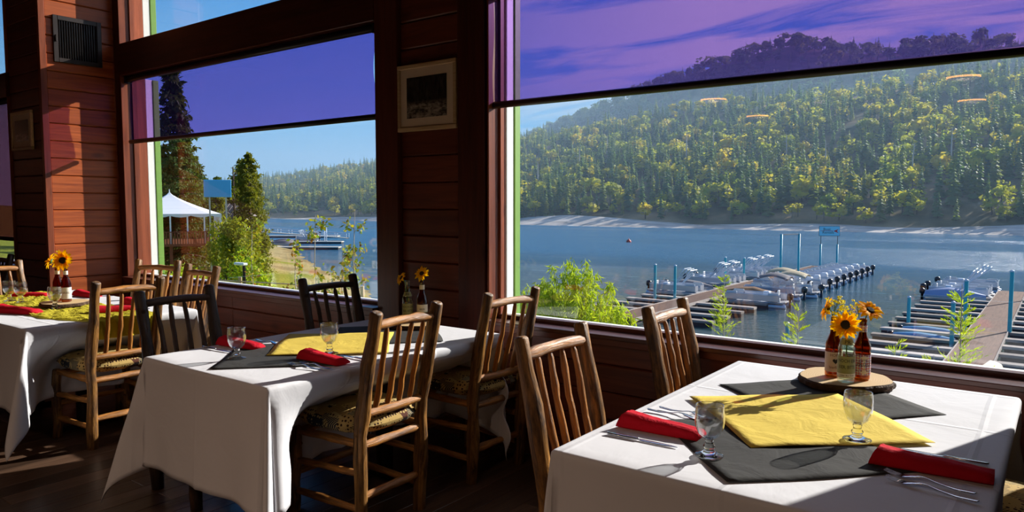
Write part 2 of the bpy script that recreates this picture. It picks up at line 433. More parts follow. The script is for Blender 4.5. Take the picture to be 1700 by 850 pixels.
# foliage: each leaf lets some light through; tint differs from tree to tree
def leaf(name, cols, trans=0.4, rough=0.6, ns=0.0, spec=0.2):
    m, n = new_mat(name)
    at = n.add('ShaderNodeAttribute', out=2, attribute_name='rnd')
    r = n.math('FRACT', n.math('ADD', at, n.rnd()))
    k = len(cols)
    col = n.ramp(r, [(i / max(1, k - 1), c) for i, c in enumerate(cols)])
    if ns:
        v = n.noise(n.coord(), ns, 3)
        col = n.mix(1.0, col, n.ramp(v, [(0.3, (0.62, 0.62, 0.62)), (0.7, (1.25, 1.25, 1.25))]), 'MULTIPLY')
    p = n.pbr(col=col, rough=rough, spec=spec)
    tl = n.add('ShaderNodeBsdfTranslucent', {'Color': n.mix(1.0, col, (1.5, 1.5, 0.7), 'MULTIPLY')})
    n.out(n.add('ShaderNodeMixShader', {0: trans, 1: p, 2: tl})); M[name] = m
leaf('needles_far', [(0.080, 0.150, 0.065), (0.155, 0.21, 0.060), (0.10, 0.18, 0.085), (0.23, 0.25, 0.065), (0.10, 0.165, 0.070)], 0.42, ns=0.0)
leaf('broadleaf_far', [(0.32, 0.36, 0.04), (0.52, 0.44, 0.04), (0.25, 0.31, 0.04), (0.60, 0.46, 0.045), (0.30, 0.33, 0.05)], 0.42)
leaf('needles_near', [(0.045, 0.085, 0.020), (0.08, 0.12, 0.025)], 0.35)
leaf('needles_olive', [(0.13, 0.15, 0.02), (0.20, 0.19, 0.02), (0.10, 0.13, 0.02)], 0.45)
leaf('leaves_bright', [(0.22, 0.34, 0.02), (0.36, 0.42, 0.03), (0.28, 0.36, 0.02)], 0.5)
leaf('leaves_olive', [(0.20, 0.22, 0.02), (0.34, 0.30, 0.02), (0.14, 0.20, 0.02), (0.30, 0.32, 0.04)], 0.45)
leaf('leaves_sapling', [(0.10, 0.20, 0.03), (0.22, 0.30, 0.03), (0.50, 0.40, 0.03), (0.14, 0.22, 0.03), (0.35, 0.12, 0.03)], 0.4)
leaf('petal_orange', [(0.88, 0.44, 0.004), (0.92, 0.52, 0.006), (0.86, 0.37, 0.004)], 0.35, 0.6, 0.0, 0.05)
leaf('petal_yellow', [(0.80, 0.58, 0.02), (0.70, 0.62, 0.04)], 0.3, 0.5)
leaf('grass_blade', [(0.30, 0.30, 0.03), (0.40, 0.36, 0.05), (0.20, 0.26, 0.03)], 0.4)
for k in ('petal_orange',): pass
# ground, hills, shore, water
m, n = new_mat('hill_ground'); c = n.coord()
f = n.noise(c, 0.03, 5, 0.6)
col = n.ramp(f, [(0.35, (0.06, 0.065, 0.03)), (0.5, (0.16, 0.12, 0.06)), (0.64, (0.36, 0.25, 0.14))])
n.out(n.pbr(col=col, rough=0.95, spec=0.05)); M['hill_ground'] = m
m, n = new_mat('shore_gravel'); c = n.coord()
f = n.noise(n.mapping(c, scale=(0.2, 1, 1)), 0.25, 6, 0.7)
col = n.ramp(f, [(0.3, (0.28, 0.23, 0.19)), (0.5, (0.58, 0.50, 0.43)), (0.7, (0.75, 0.68, 0.60))])
n.out(n.pbr(col=col, rough=0.95, spec=0.05, normal=n.bump(n.noise(c, 2, 4), 0.6, 0.3))); M['shore_gravel'] = m
m, n = new_mat('bank_ground'); c = n.coord()
z = n.sep(c, 2)
f = n.math('ADD', n.math('MULTIPLY', n.math('ADD', z, 8.2), 0.2), n.math('MULTIPLY', n.math('SUBTRACT', n.noise(c, 0.09, 4), 0.5), 0.9))
col = n.ramp(f, [(0.0, (0.30, 0.21, 0.12)), (0.08, (0.50, 0.38, 0.21)), (0.17, (0.42, 0.34, 0.14)), (0.27, (0.25, 0.28, 0.035)), (0.5, (0.31, 0.31, 0.045)), (0.8, (0.20, 0.25, 0.03))])
col = n.mix(n.math('MULTIPLY', n.noise(c, 1.3, 5, 0.7), 0.7), col, (0.20, 0.18, 0.03))
n.out(n.pbr(col=col, rough=0.95, spec=0.05, normal=n.bump(n.noise(c, 3, 5), 0.8, 0.2))); M['bank_ground'] = m
m, n = new_mat('lake'); c = n.coord()
patch = n.ramp(n.noise(n.mapping(c, loc=(13, 5, 0), rot=(0, 0, 0.2), scale=(0.006, 0.022, 1)), 1.0, 4, 0.55, 0.4), [(0.38, (0.12, 0.12, 0.12)), (0.56, (1, 1, 1))])
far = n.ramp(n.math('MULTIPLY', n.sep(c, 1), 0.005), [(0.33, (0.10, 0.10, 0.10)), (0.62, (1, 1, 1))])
amp = n.math('MULTIPLY', patch, far)
w1 = n.noise(n.mapping(c, scale=(0.5, 0.9, 1)), 1.0, 5, 0.65, 0.3)
w2 = n.noise(n.mapping(c, scale=(2.4, 3.6, 1)), 1.0, 3, 0.6)
hh = n.math('ADD', w1, n.math('MULTIPLY', w2, 0.3))
nb = n.add('ShaderNodeBump', {'Height': n.math('MULTIPLY', hh, n.math('ADD', n.math('MULTIPLY', amp, 0.95), 0.05)), 'Strength': 0.85, 'Distance': 1.0})
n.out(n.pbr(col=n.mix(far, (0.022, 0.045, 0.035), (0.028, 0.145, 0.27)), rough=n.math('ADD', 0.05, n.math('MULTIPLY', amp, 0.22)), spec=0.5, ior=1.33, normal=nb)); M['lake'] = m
# slab face with rings
m, n = new_mat('slab_face'); c = n.coord()
cw = n.vadd(c, n.vscale(n.noise(c, 9, 3, col=True), 0.03))
rg = n.add('ShaderNodeTexWave', {'Vector': cw, 'Scale': 38.0, 'Distortion': 1.5, 'Detail': 2.0}, out=1, wave_type='RINGS', rings_direction='Z')
col = n.mix(n.math('MULTIPLY', rg, 0.45), (0.66, 0.46, 0.24), (0.50, 0.31, 0.14))
n.out(n.pbr(col=col, rough=0.6, spec=0.3)); M['slab_face'] = m
# dark photographs behind the picture frames
m, n = new_mat('photo_print'); c = n.coord('Generated')
zz = n.sep(c, 2)
f = n.noise(n.mapping(c, scale=(6, 1, 9)), 1.0, 6, 0.7, 0.5)
tree_f = n.noise(n.mapping(c, scale=(16, 1, 3)), 1.0, 5, 0.7)
lo = n.ramp(f, [(0.42, (0.035, 0.030, 0.028)), (0.62, (0.36, 0.30, 0.25))])
up = n.ramp(tree_f, [(0.4, (0.010, 0.009, 0.009)), (0.7, (0.055, 0.045, 0.04))])
n.out(n.pbr(col=n.mix(n.ramp(zz, [(0.28, (0, 0, 0)), (0.42, (1, 1, 1))]), lo, up), rough=0.25, spec=0.5)); M['photo_print'] = m
# ornaments on bottle labels
m, n = new_mat('label_lozenge'); c = n.coord('UV')
ch = n.add('ShaderNodeTexChecker', {'Vector': n.mapping(c, rot=(0, 0, PI / 4), scale=(150, 150, 1)), 'Color1': (0.75, 0.73, 0.68, 1), 'Color2': (0.66, 0.14, 0.11, 1), 'Scale': 1.0})
ch2 = n.add('ShaderNodeTexChecker', {'Vector': n.mapping(c, rot=(0, 0, PI / 4), scale=(75, 75, 1)), 'Color1': (1, 1, 1, 1), 'Color2': (0.45, 0.52, 0.90, 1), 'Scale': 1.0})
n.out(n.pbr(col=n.mix(1.0, ch, ch2, 'MULTIPLY'), rough=0.6)); M['label_lozenge'] = m
simple('label_olive', (0.33, 0.33, 0.14), 0.6, nz=0.12, ns=90)
m, n = new_mat('lamp_glow'); n.out(n.add('ShaderNodeEmission', {'Color': (1.0, 0.42, 0.07, 1), 'Strength': 12.0})); M['lamp_glow'] = m
# ------------------------------------------------------------------ room shell
WY = 3.38
_pm = {}
def plank(parent, x0, x1, y0, y1, z0, z1, mat, c=0.004):
    """one board; alike boards share their mesh"""
    key = (round(x1 - x0, 3), round(y1 - y0, 3), round(z1 - z0, 3), mat)
    if key not in _pm:
        b = MB().box(-(x1 - x0) / 2, (x1 - x0) / 2, -(y1 - y0) / 2, (y1 - y0) / 2, -(z1 - z0) / 2, (z1 - z0) / 2, c)
        _pm[key] = b.mesh('plank', M[mat])
    return obj('plank', _pm[key], parent, ((x0 + x1) / 2, (y0 + y1) / 2, (z0 + z1) / 2))
def block(name, parent, mat, *bs, c=0.003):
    b = MB()
    for q in bs: b.box(*q, c)
    return b.build(name, M[mat], parent)
def trim(name, mat, *bs, c=0.004):
    o = block(name, None, mat, *bs, c=c); return tag(o, kind='structure')

floor = struct('floor', 'dark brown wooden plank floor')
block('subfloor', floor, 'floor_wood', (-13, 4, -6, 3.6, -0.2, -0.012), c=0)
r = random.Random(3)
for i in range(62):
    x = -8.9 + i * 0.14; y = -1.2 - r.choice((0.0, 0.5, 1.0, 1.5))
    while y < 3.38:
        y2 = min(3.38, y + 2.0)
        if y2 - y > 0.1: plank(floor, x + 0.001, x + 0.139, round(y, 2) + 0.001, round(y2, 2) - 0.001, -0.012, 0.0, 'floor_wood', 0.0015)
        y = y2
ceiling = tag(block('ceiling', None, 'ceiling_wood', (-13, 4, -6, 3.6, 4.1, 4.25)), kind='structure')
wall_back = tag(block('wall_back', None, 'room_wood', (-13, 4, -6.2, -6, 0, 4.1)), kind='structure')
wall_left = tag(block('wall_left', None, 'room_wood', (-13.2, -13, -6.2, 3.0, 0, 4.1)), kind='structure')
wall_right = tag(block('wall_right', None, 'room_wood', (4, 4.2, -6.2, 3.6, 0, 4.1)), kind='structure')

# window wall: boards under the sills, board panel between the windows, solid wall beyond the right window
wf = struct('wall_front', 'dark red wooden board wall around the lake windows')
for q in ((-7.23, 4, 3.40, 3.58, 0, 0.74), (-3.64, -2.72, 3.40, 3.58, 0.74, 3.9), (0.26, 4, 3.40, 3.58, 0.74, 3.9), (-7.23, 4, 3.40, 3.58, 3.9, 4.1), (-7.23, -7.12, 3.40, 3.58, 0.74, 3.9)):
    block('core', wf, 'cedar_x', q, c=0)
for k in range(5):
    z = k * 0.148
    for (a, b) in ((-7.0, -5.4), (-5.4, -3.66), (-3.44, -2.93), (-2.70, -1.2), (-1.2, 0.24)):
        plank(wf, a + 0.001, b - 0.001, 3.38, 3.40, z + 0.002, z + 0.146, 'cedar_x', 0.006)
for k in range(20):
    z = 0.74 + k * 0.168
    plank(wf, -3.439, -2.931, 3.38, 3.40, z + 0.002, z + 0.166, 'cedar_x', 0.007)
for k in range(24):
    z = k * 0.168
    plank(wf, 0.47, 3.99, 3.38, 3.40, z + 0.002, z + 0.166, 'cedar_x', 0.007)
trim('trim_1', 'cedar_z', (-3.645, -3.44, 3.345, 3.60, 0, 4.1))
trim('trim_2', 'cedar_z', (-2.93, -2.725, 3.345, 3.60, 0, 4.1))
trim('trim_3', 'cedar_z', (-7.22, -7.12, 3.36, 3.60, 0, 4.1))
trim('trim_4', 'cedar_z', (0.25, 0.47, 3.345, 3.60, 0, 4.1))

def window(name, x0, x1, z0, z1, y=WY, sill=True, mat='trim_z', reach=(0.034, 0.010), deep=0.0):
    """pane, wooden stops on the room side, white frame and green trim on the outside"""
    wn = struct(name)
    # side stops, stepped in depth
    for sg, xa, rc in ((1, x0, reach[0]), (-1, x1, reach[1])):
        bx = lambda a, b: (min(xa + sg * a, xa + sg * b), max(xa + sg * a, xa + sg * b))
        block('inner_stop', wn, mat, (*bx(0, min(rc, 0.012)), y - 0.02, y + 0.075, z0, z1))
        block('outer_stop', wn, mat, (*bx(0, min(rc, 0.026)), y + 0.075, y + 0.128 + deep, z0, z1))
        block('white_frame', wn, 'white_paint', (*bx(0, rc), y + 0.128 + deep, y + 0.195 + deep, z0, z1))
        block('green_casing', wn, 'green_paint', (*bx(-0.06, rc + 0.006), y + 0.20 + deep, y + 0.255 + deep, z0, z1))
    xa, xb = x0 + 0.034, x1 - 0.034
    if sill:
        block('sill_board', wn, 'trim_x', (x0, x1, y - 0.075, y + 0.06, z0 - 0.022, z0))
        block('sill_apron', wn, 'cedar_x', (x0, x1, y - 0.05, y - 0.002, z0 - 0.06, z0 - 0.022))
        block('bottom_stop', wn, 'trim_x', (x0 + 0.02, x1 - 0.02, y + 0.06, y + 0.118, z0 - 0.02, z0 + 0.022))
        block('white_sill', wn, 'white_paint', (x0, x1, y + 0.128, y + 0.185, z0 - 0.03, z0 + 0.016))
    else:
        block('bottom_stop', wn, 'trim_x', (x0 + 0.02, x1 - 0.02, y + 0.06, y + 0.118, z0, z0 + 0.02))
    block('top_stop', wn, 'trim_x', (x0 + 0.02, x1 - 0.02, y + 0.06, y + 0.12, z1 - 0.02, z1))
    block('pane', wn, 'window_glass', (xa - 0.01, xb + 0.01, y + 0.1195, y + 0.1255, z0 + 0.005, z1 - 0.005), c=0)
    return wn
window('window_1', -7.12, -3.645, 0.755, 2.63, reach=(0.026, 0.004), deep=0.075)
window('window_2', -7.12, -3.645, 2.92, 3.9, sill=False, reach=(0.026, 0.004), deep=0.075)
window('window_3', -2.715, 0.25, 0.765, 2.68)
window('window_4', -2.715, 0.25, 2.92, 3.9, sill=False)
trim('trim_5', 'trim_x', (-7.12, -3.645, 3.34, 3.56, 2.63, 2.92))
trim('trim_6', 'trim_x', (-2.72, 0.25, 3.34, 3.56, 2.68, 2.92))

# boarded return at the far end of the window wall, and the stretch of wall beyond it
wr = struct('wall_return', 'red cedar board return wall with a vent, struck by sunlight')
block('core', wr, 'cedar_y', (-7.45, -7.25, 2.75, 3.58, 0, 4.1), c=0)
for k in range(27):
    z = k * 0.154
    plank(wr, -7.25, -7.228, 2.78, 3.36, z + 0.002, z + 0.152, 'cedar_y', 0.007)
trim('trim_7', 'trim_z', (-7.26, -7.215, 2.725, 2.78, 0, 4.1))
wl = struct('wall_front_beyond', 'dark wooden wall beyond the return')
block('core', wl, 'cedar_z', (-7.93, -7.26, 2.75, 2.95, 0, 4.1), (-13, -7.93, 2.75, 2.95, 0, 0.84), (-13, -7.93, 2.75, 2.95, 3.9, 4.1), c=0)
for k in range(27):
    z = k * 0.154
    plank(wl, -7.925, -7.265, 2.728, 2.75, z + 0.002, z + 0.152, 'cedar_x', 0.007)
window('window_5', -12.9, -7.94, 0.86, 2.44, y=2.73)
window('window_6', -12.9, -7.94, 2.66, 3.6, y=2.73, sill=False)
trim('trim_8', 'trim_x', (-12.95, -7.93, 2.70, 2.90, 2.44, 2.66))
trim('trim_9', 'trim_x', (-12.95, -7.93, 2.70, 2.90, 3.6, 3.9))

# ------------------------------------------------------------------ roller shades
def roller_shade(label, x0, x1, z0, z1, y, film_m='shade_film', chain=True, wavy=0.012, seed=1):
    t = thing('roller_shade', label, 'roller shade', ((x0 + x1) / 2, y, z0), group='see-through roller shades')
    hw = (x1 - x0) / 2; H = z1 - z0; N, K = 60, 16
    P = np.zeros((N + 1, K + 1, 3))
    for i in range(N + 1):
        for j in range(K + 1):
            u = i / N * 2 - 1; v = j / K
            e = max(0, (abs(u) - 0.9) / 0.1)
            x = u * hw + (wavy * math.sin(v * 6.5 + seed) * e if u > 0 else -wavy * 0.5 * math.sin(v * 5 + seed) * e)
            yy = 0.004 * math.sin(u * 7 + seed) * v * (1 - v) * 4 + 0.006 * e * math.sin(v * 7 + seed)
            P[i, j] = (x, yy, 0.02 + v * H)
    obj('film', grid_mesh('film', P, M[film_m]), t)
    b = MB(); b.tube([(-hw - 0.012, 0, 0.012), (hw + 0.012, 0, 0.012)], 0.020, 10, sy=1.0); b.build('bottom_bar', M['black_bar'], t, True)
    b = MB(); b.tube([(-hw - 0.02, -0.005, H + 0.028), (hw + 0.02, -0.005, H + 0.028)], 0.026, 12); b.build('roller', M['black_bar'], t, True)
    for sg in (-1, 1):
        MB().box(sg * (hw + 0.02) - 0.006, sg * (hw + 0.02) + 0.006, -0.035, 0.035, H - 0.01, H + 0.06).build('bracket', M['metal_dark'], t)
    if chain:
        b = MB(); zc = H
        k = 0
        while zc > -1.22:
            for dx, ph in ((0.028, 0), (0.040, 0.3)):
                b.lathe([(0.0012, -0.003), (0.0030, 0.0), (0.0012, 0.003)], 5, hw + dx + 0.006 * math.sin(zc * 2 + ph) * (1 if dx > 0.03 else 0), -0.012 - ph * 0.02, zc)
            zc -= 0.0105
        b.build('bead_chain', M['bead'], t)
    return t
roller_shade('purple see-through roller shade in the window beside the cedar return wall', -7.06, -3.715, 2.012, 2.575, 3.415)
roller_shade('wide purple see-through roller shade in the window over the sunflower table', -2.70, 0.215, 2.008, 2.62, 3.415, chain=False, wavy=0.004, seed=3)
roller_shade('dark red roller shade lowered in the window beyond the return wall', -12.8, -7.97, 1.09, 2.39, 2.765, film_m='shade_film_dark', chain=False, wavy=0.004)

# ------------------------------------------------------------------ vent, pictures, lamps
v = thing('air_vent', 'dark metal air vent grille high on the cedar return wall', 'vent', (-7.228, 3.045, 2.905))
block('backing', v, 'black_bar', (0.0, 0.004, -0.17, 0.17, -0.17, 0.17), c=0)
for nm, q in (('frame_side', (0.0, 0.02, -0.205, -0.165, -0.205, 0.205)), ('frame_side', (0.0, 0.02, 0.165, 0.205, -0.205, 0.205)),
              ('frame_rail', (0.0, 0.02, -0.165, 0.165, 0.165, 0.205)), ('frame_rail', (0.0, 0.02, -0.165, 0.165, -0.205, -0.165))):
    block(nm, v, 'vent_frame', q)
fin = MB().add([(0.003, -0.003, -0.165), (0.003, -0.001, -0.165), (0.016, 0.007, -0.165), (0.016, 0.005, -0.165), (0.003, -0.003, 0.165), (0.003, -0.001, 0.165), (0.016, 0.007, 0.165), (0.016, 0.005, 0.165)],
               [(0, 3, 7, 4), (1, 5, 6, 2), (3, 2, 6, 7), (0, 4, 5, 1)]).mesh('fin', M['vent_frame'])
for k in range(16): obj('fin', fin, v, (0, -0.155 + k * 0.0205, 0))
hb = MB().box(0.003, 0.006, -0.165, -0.02, -0.0015, 0.0015).mesh('cross_bar', M['vent_frame'])
for k in range(6): obj('cross_bar', hb, v, (0, 0, -0.15 + k * 0.025))
block('lever', v, 'vent_frame', (0.02, 0.035, -0.192, -0.18, -0.03, 0.03))

def picture(label, x0, x1, z0, z1, y):
    t = thing('framed_picture', label, 'picture', ((x0 + x1) / 2, y, z0), group='framed photographs on the wall')
    a, h = (x1 - x0) / 2, z1 - z0
    fr = 0.026
    for nm, q in (('frame_rail', (-a, a, -0.024, 0, h - fr, h)), ('frame_rail', (-a, a, -0.024, 0, 0, fr)), ('frame_side', (-a, -a + fr, -0.024, 0, fr, h - fr)), ('frame_side', (a - fr, a, -0.024, 0, fr, h - fr))):
        block(nm, t, 'frame_wood', q)
    block('mat_board', t, 'mat_board', (-a + fr, a - fr, -0.014, -0.004, fr, h - fr), c=0)
    mw = 0.055
    block('photograph', t, 'photo_print', (-a + fr + mw, a - fr - mw, -0.0155, -0.012, fr + mw, h - fr - mw), c=0)
picture('framed dark photograph with a cream mat between the two lake windows', -3.445, -2.945, 1.90, 2.315, 3.374)
picture('small framed dark photograph on the shaded wall beyond the cedar return', -7.86, -7.40, 1.93, 2.28, 2.722)

def pendant(label, x, y):
    t = thing('pendant_lamp', label, 'lamp', (x, y, 2.60), group='hanging lamps over the dining room')
    b = MB(); b.lathe([(0.015, 0.22), (0.03, 0.20), (0.05, 0.16), (0.12, 0.08), (0.165, 0.015), (0.17, 0.0), (0.163, 0.0), (0.115, 0.07), (0.04, 0.15)], 28); b.build('shade', M['metal_dark'], t, True)
    ld = bpy.data.lights.new('bulb', 'POINT'); ld.energy = 36.0; ld.color = (1.0, 0.70, 0.50); ld.shadow_soft_size = 0.03
    lo_ = bpy.data.objects.new('bulb', ld); COL.objects.link(lo_); lo_.parent = t; lo_.location = (0, 0, 0.055)
    b = MB(); b.lathe([(0.138, 0.010), (0.138, -0.013)], 28); b.build('amber_ring', M['lamp_glow'], t, True)
    b = MB(); b.lathe([(0.136, 0.012), (0.136, -0.014)], 28); b.build('ring_liner', M['metal_dark'], t, True)
    b = MB(); b.tube([(0, 0, 0.2), (0, 0, 1.48)], 0.006, 6); b.build('cord', M['black_bar'], t)
    b = MB(); b.lathe([(0.06, 1.50), (0.06, 1.485), (0.02, 1.46)], 16, cap0=True, cap1=True); b.build('ceiling_rose', M['metal_dark'], t)
for x, y, l in ((-3.21, -1.0, 'hanging lamp over the row behind the two-chair side, nearer the windows'), (-3.34, -2.85, 'hanging lamp deeper in the room, second from the windows'),
                (-0.81, -0.95, 'hanging lamp behind the sunflower table, nearer the windows'), (-0.91, -2.81, 'hanging lamp behind the sunflower table, deeper in the room')):
    pendant(l, x, y)
# ------------------------------------------------------------------ log chairs
def log_path(a, b, k=7, bow=0.0, wob=0.0, rr=None, bowdir=Vector((0, 0, 1))):
    a, b = Vector(a), Vector(b); rr = rr or random; out = []
    for i in range(k):
        t = i / (k - 1); p = a.lerp(b, t) + bowdir * (bow * math.sin(PI * t))
        if 0 < i < k - 1: p += Vector((rr.uniform(-wob, wob), rr.uniform(-wob, wob), rr.uniform(-wob, wob) * 0.3))
        out.append(p)
    return out
def log(name, pts, r0, r1, mat, parent, rr, seg=10, knots=1, ends='round'):
    n0 = len(pts); rad = [lerp(r0, r1, i / (n0 - 1)) * (1 + rr.uniform(-0.06, 0.07)) for i in range(n0)]
    for _ in range(knots):
        i = rr.randrange(1, n0 - 1); rad[i] *= 1.16
    P = [Vector(p) for p in pts]
    d0 = (P[0] - P[1]).normalized(); d1 = (P[-1] - P[-2]).normalized()
    if ends == 'round':
        P = [P[0] + d0 * 0.004] + P + [P[-1] + d1 * 0.007, P[-1] + d1 * 0.011]; rad = [rad[0] * 0.75] + rad + [rad[-1] * 0.88, rad[-1] * 0.6]
    else:  # whittled tips
        P = [P[0] + d0 * 0.028, P[0] + d0 * 0.012] + P + [P[-1] + d1 * 0.012, P[-1] + d1 * 0.028]
        rad = [rad[0] * 0.45, rad[0] * 0.8] + rad + [rad[-1] * 0.8, rad[-1] * 0.45]
    b = MB(); b.tube(P, rad, seg, wob=0.035, rnd_=rr)
    if knots and ends == 'round' and r0 > 0.024:      # a branch stub
        i = rr.randrange(2, len(P) - 3); a = rr.uniform(0, 6.28)
        dv = Vector((math.cos(a), math.sin(a), 0.5)).normalized()
        b.tube([P[i], P[i] + dv * rad[i] * 0.9, P[i] + dv * rad[i] * 1.18], [rad[i] * 0.7, rad[i] * 0.42, rad[i] * 0.25], 7, wob=0.1, rnd_=rr)
    return b.build(name, M[mat], parent, True)
def make_chair(seed, post='log_post', rail='log_rail'):
    rr = random.Random(seed)
    t = thing('log_chair', 'x', 'chair', group='hickory log chairs')
    W = 0.19
    for s in (-1, 1):
        w_ = rr.uniform(-0.006, 0.006)
        pts = [(0.012, s * W, 0.0), (0.006, s * W + w_, 0.12), (0.0, s * W, 0.25), (-0.004, s * W - w_, 0.36), (0, s * W, 0.45), (-0.012, s * W + w_, 0.54), (-0.036, s * W, 0.66), (-0.058, s * W - w_, 0.77), (-0.085, s * W + w_ * 0.5, 0.89), (-0.108, s * W, 0.99)]
        log('back_post', pts, 0.030, 0.0265, post, t, rr, 11, 3)
    for s in (-1, 1):
        log('front_leg', log_path((0.42, s * 0.215, 0), (0.40, s * 0.21, 0.42), 6, wob=0.004, rr=rr), 0.026, 0.025, post, t, rr, 9, 1)
    log('top_rail', log_path((-0.094, -W + 0.012, 0.935), (-0.094, W - 0.012, 0.935), 8, 0.008, 0.002, rr), 0.0195, 0.0195, rail, t, rr, 10, 1, 'taper')
    log('lower_rail', log_path((-0.012, -W + 0.012, 0.545), (-0.012, W - 0.012, 0.545), 8, -0.006, 0.003, rr, Vector((1, 0, 0))), 0.019, 0.019, rail, t, rr, 10, 1, 'taper')
    for k in range(4):
        y = lerp(-0.115, 0.115, k / 3)
        log('spindle', log_path((-0.014, y * 0.93, 0.575), (-0.090, y, 0.905), 8, 0.005 * rr.choice((-1, 1)), 0.0022, rr, Vector((0, 1, 0))), 0.0135, 0.0115, rail, t, rr, 8, 1, 'taper')
    log('seat_rail', log_path((0, -W, 0.405), (0, W, 0.405), 6, wob=0.003, rr=rr), 0.018, 0.018, rail, t, rr, 8, 1, 'taper')
    log('seat_rail', log_path((0.40, -0.2, 0.405), (0.40, 0.2, 0.405), 6, wob=0.003, rr=rr), 0.018, 0.018, rail, t, rr, 8, 1, 'taper')
    for s in (-1, 1):
        log('seat_rail', log_path((0.01, s * W, 0.415), (0.39, s * 0.205, 0.415), 6, wob=0.003, rr=rr), 0.018, 0.018, rail, t, rr, 8, 1, 'taper')
        log('stretcher', log_path((0.02, s * W, 0.285), (0.39, s * 0.21, 0.275), 6, wob=0.003, rr=rr), 0.016, 0.016, rail, t, rr, 8, 1, 'taper')
        log('stretcher', log_path((0.02, s * W, 0.125), (0.39, s * 0.21, 0.130), 6, wob=0.003, rr=rr), 0.016, 0.016, rail, t, rr, 8, 1, 'taper')
    log('stretcher', log_path((0.008, -W + 0.01, 0.175), (0.008, W - 0.01, 0.175), 6, wob=0.003, rr=rr), 0.0185, 0.0185, rail, t, rr, 9, 1, 'taper')
    log('stretcher', log_path((0.41, -0.2, 0.215), (0.41, 0.2, 0.215), 6, wob=0.003, rr=rr), 0.017, 0.017, rail, t, rr, 8, 1, 'taper')
    # cushion: soft rounded block, domed, with a piped edge
    N = 18; V = []
    def cush(u, v, top):
        e = 4.5; x = lerp(-0.022, 0.445, (u + 1) / 2)
        ww = lerp(0.205, 0.235, (u + 1) / 2)
        k = (abs(u) ** e + abs(v) ** e) ** (1 / e) if (u or v) else 0
        k = min(1, k); h = (1 - k ** 5) ** 0.45
        q = 1 if k < 1e-6 else 1.0
        z = 0.482 + (0.052 + 0.012 * (1 - u * u) * (1 - v * v)) * h if top else 0.482 - 0.048 * h
        m_ = max(abs(u), abs(v)); kk = (abs(u) ** e + abs(v) ** e) ** (1 / e) if m_ else 1
        f = m_ / kk if m_ else 1
        return (lerp(0.2115, x, f), v * ww * f, z)
    b = MB()
    for top in (True, False):
        pts = [cush(math.sin(i / N * PI - PI / 2), math.sin(j / N * PI - PI / 2), top) for i in range(N + 1) for j in range(N + 1)]
        fs = []
        for i in range(N):
            for j in range(N):
                q = (i * (N + 1) + j, (i + 1) * (N + 1) + j, (i + 1) * (N + 1) + j + 1, i * (N + 1) + j + 1)
                fs.append(q if top else q[::-1])
        b.add(pts, fs)
    b.build('cushion', M['upholstery'], t, True)
    return t
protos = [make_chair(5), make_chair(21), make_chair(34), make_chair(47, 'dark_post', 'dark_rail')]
used = [False] * 4
def place_chair(k, x, y, rz, label):
    if not used[k]:
        used[k] = True; o = protos[k]; o.location = (x, y, 0); o.rotation_euler = (0, 0, rz); o['label'] = label
    else: o = copy_tree(protos[k], None, (x, y, 0), rz, label)
    return o
place_chair(0, -2.385, 2.265, PI + 0.03, 'log chair with patterned cushion at the near long side of the middle table')
place_chair(1, -2.385, 3.035, PI - 0.06, 'log chair tucked at the middle table, between it and the wide window')
place_chair(2, -4.53, 2.095, PI + 0.02, 'log chair at the right end of the table with the yellow gauze runner')
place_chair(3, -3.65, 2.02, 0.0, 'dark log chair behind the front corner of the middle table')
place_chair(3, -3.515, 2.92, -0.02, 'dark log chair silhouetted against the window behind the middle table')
place_chair(1, -1.345, 2.17, 0.0, 'log chair at the front left of the sunflower table')
place_chair(0, -1.335, 3.08, 0.02, 'log chair by the window sill, left of the sunflower table')
place_chair(0, -5.02, 2.80, -PI / 2, 'log chair by the window, nearer end behind the gauze runner table')
place_chair(2, -5.70, 2.85, -PI / 2 + 0.35, 'log chair by the window, turned a little, behind the sunlit return wall end')
place_chair(1, -6.50, 2.10, 0.05, 'log chair at the far left end of the gauze runner table')
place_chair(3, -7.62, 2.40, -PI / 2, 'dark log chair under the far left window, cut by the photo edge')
place_chair(2, 0.045, 2.74, PI, 'log chair on the right side of the sunflower table, mostly out of view')

# ------------------------------------------------------------------ tables and tablecloths
def make_table(label, x0, x1, y0, y1):
    t = thing('dining_table', label, 'table', ((x0 + x1) / 2, (y0 + y1) / 2, 0), group='cloth covered dining tables')
    a, b_ = (x1 - x0) / 2, (y1 - y0) / 2
    block('tabletop', t, 'table_wood', (-a + 0.01, a - 0.01, -b_ + 0.01, b_ - 0.01, 0.715, 0.752), c=0.006)
    long_y = b_ > a
    for s in (-1, 1):
        cx, cy = (0, s * b_ * 0.42) if long_y else (s * a * 0.42, 0)
        b = MB(); b.lathe([(0.045, 0.0), (0.045, 0.69)], 14, cx, cy, 0.02); b.build('column', M['metal_dark'], t, True)
        b = MB()
        if long_y: b.box(-0.2, 0.2, cy - 0.035, cy + 0.035, 0.0, 0.03, 0.005)
        else: b.box(cx - 0.035, cx + 0.035, -0.2, 0.2, 0.0, 0.03, 0.005)
        b.build('foot', M['metal_dark'], t)
        MB().box(cx - 0.12, cx + 0.12, cy - 0.12, cy + 0.12, 0.69, 0.715, 0.003).build('mounting_plate', M['metal_dark'], t)
    return t
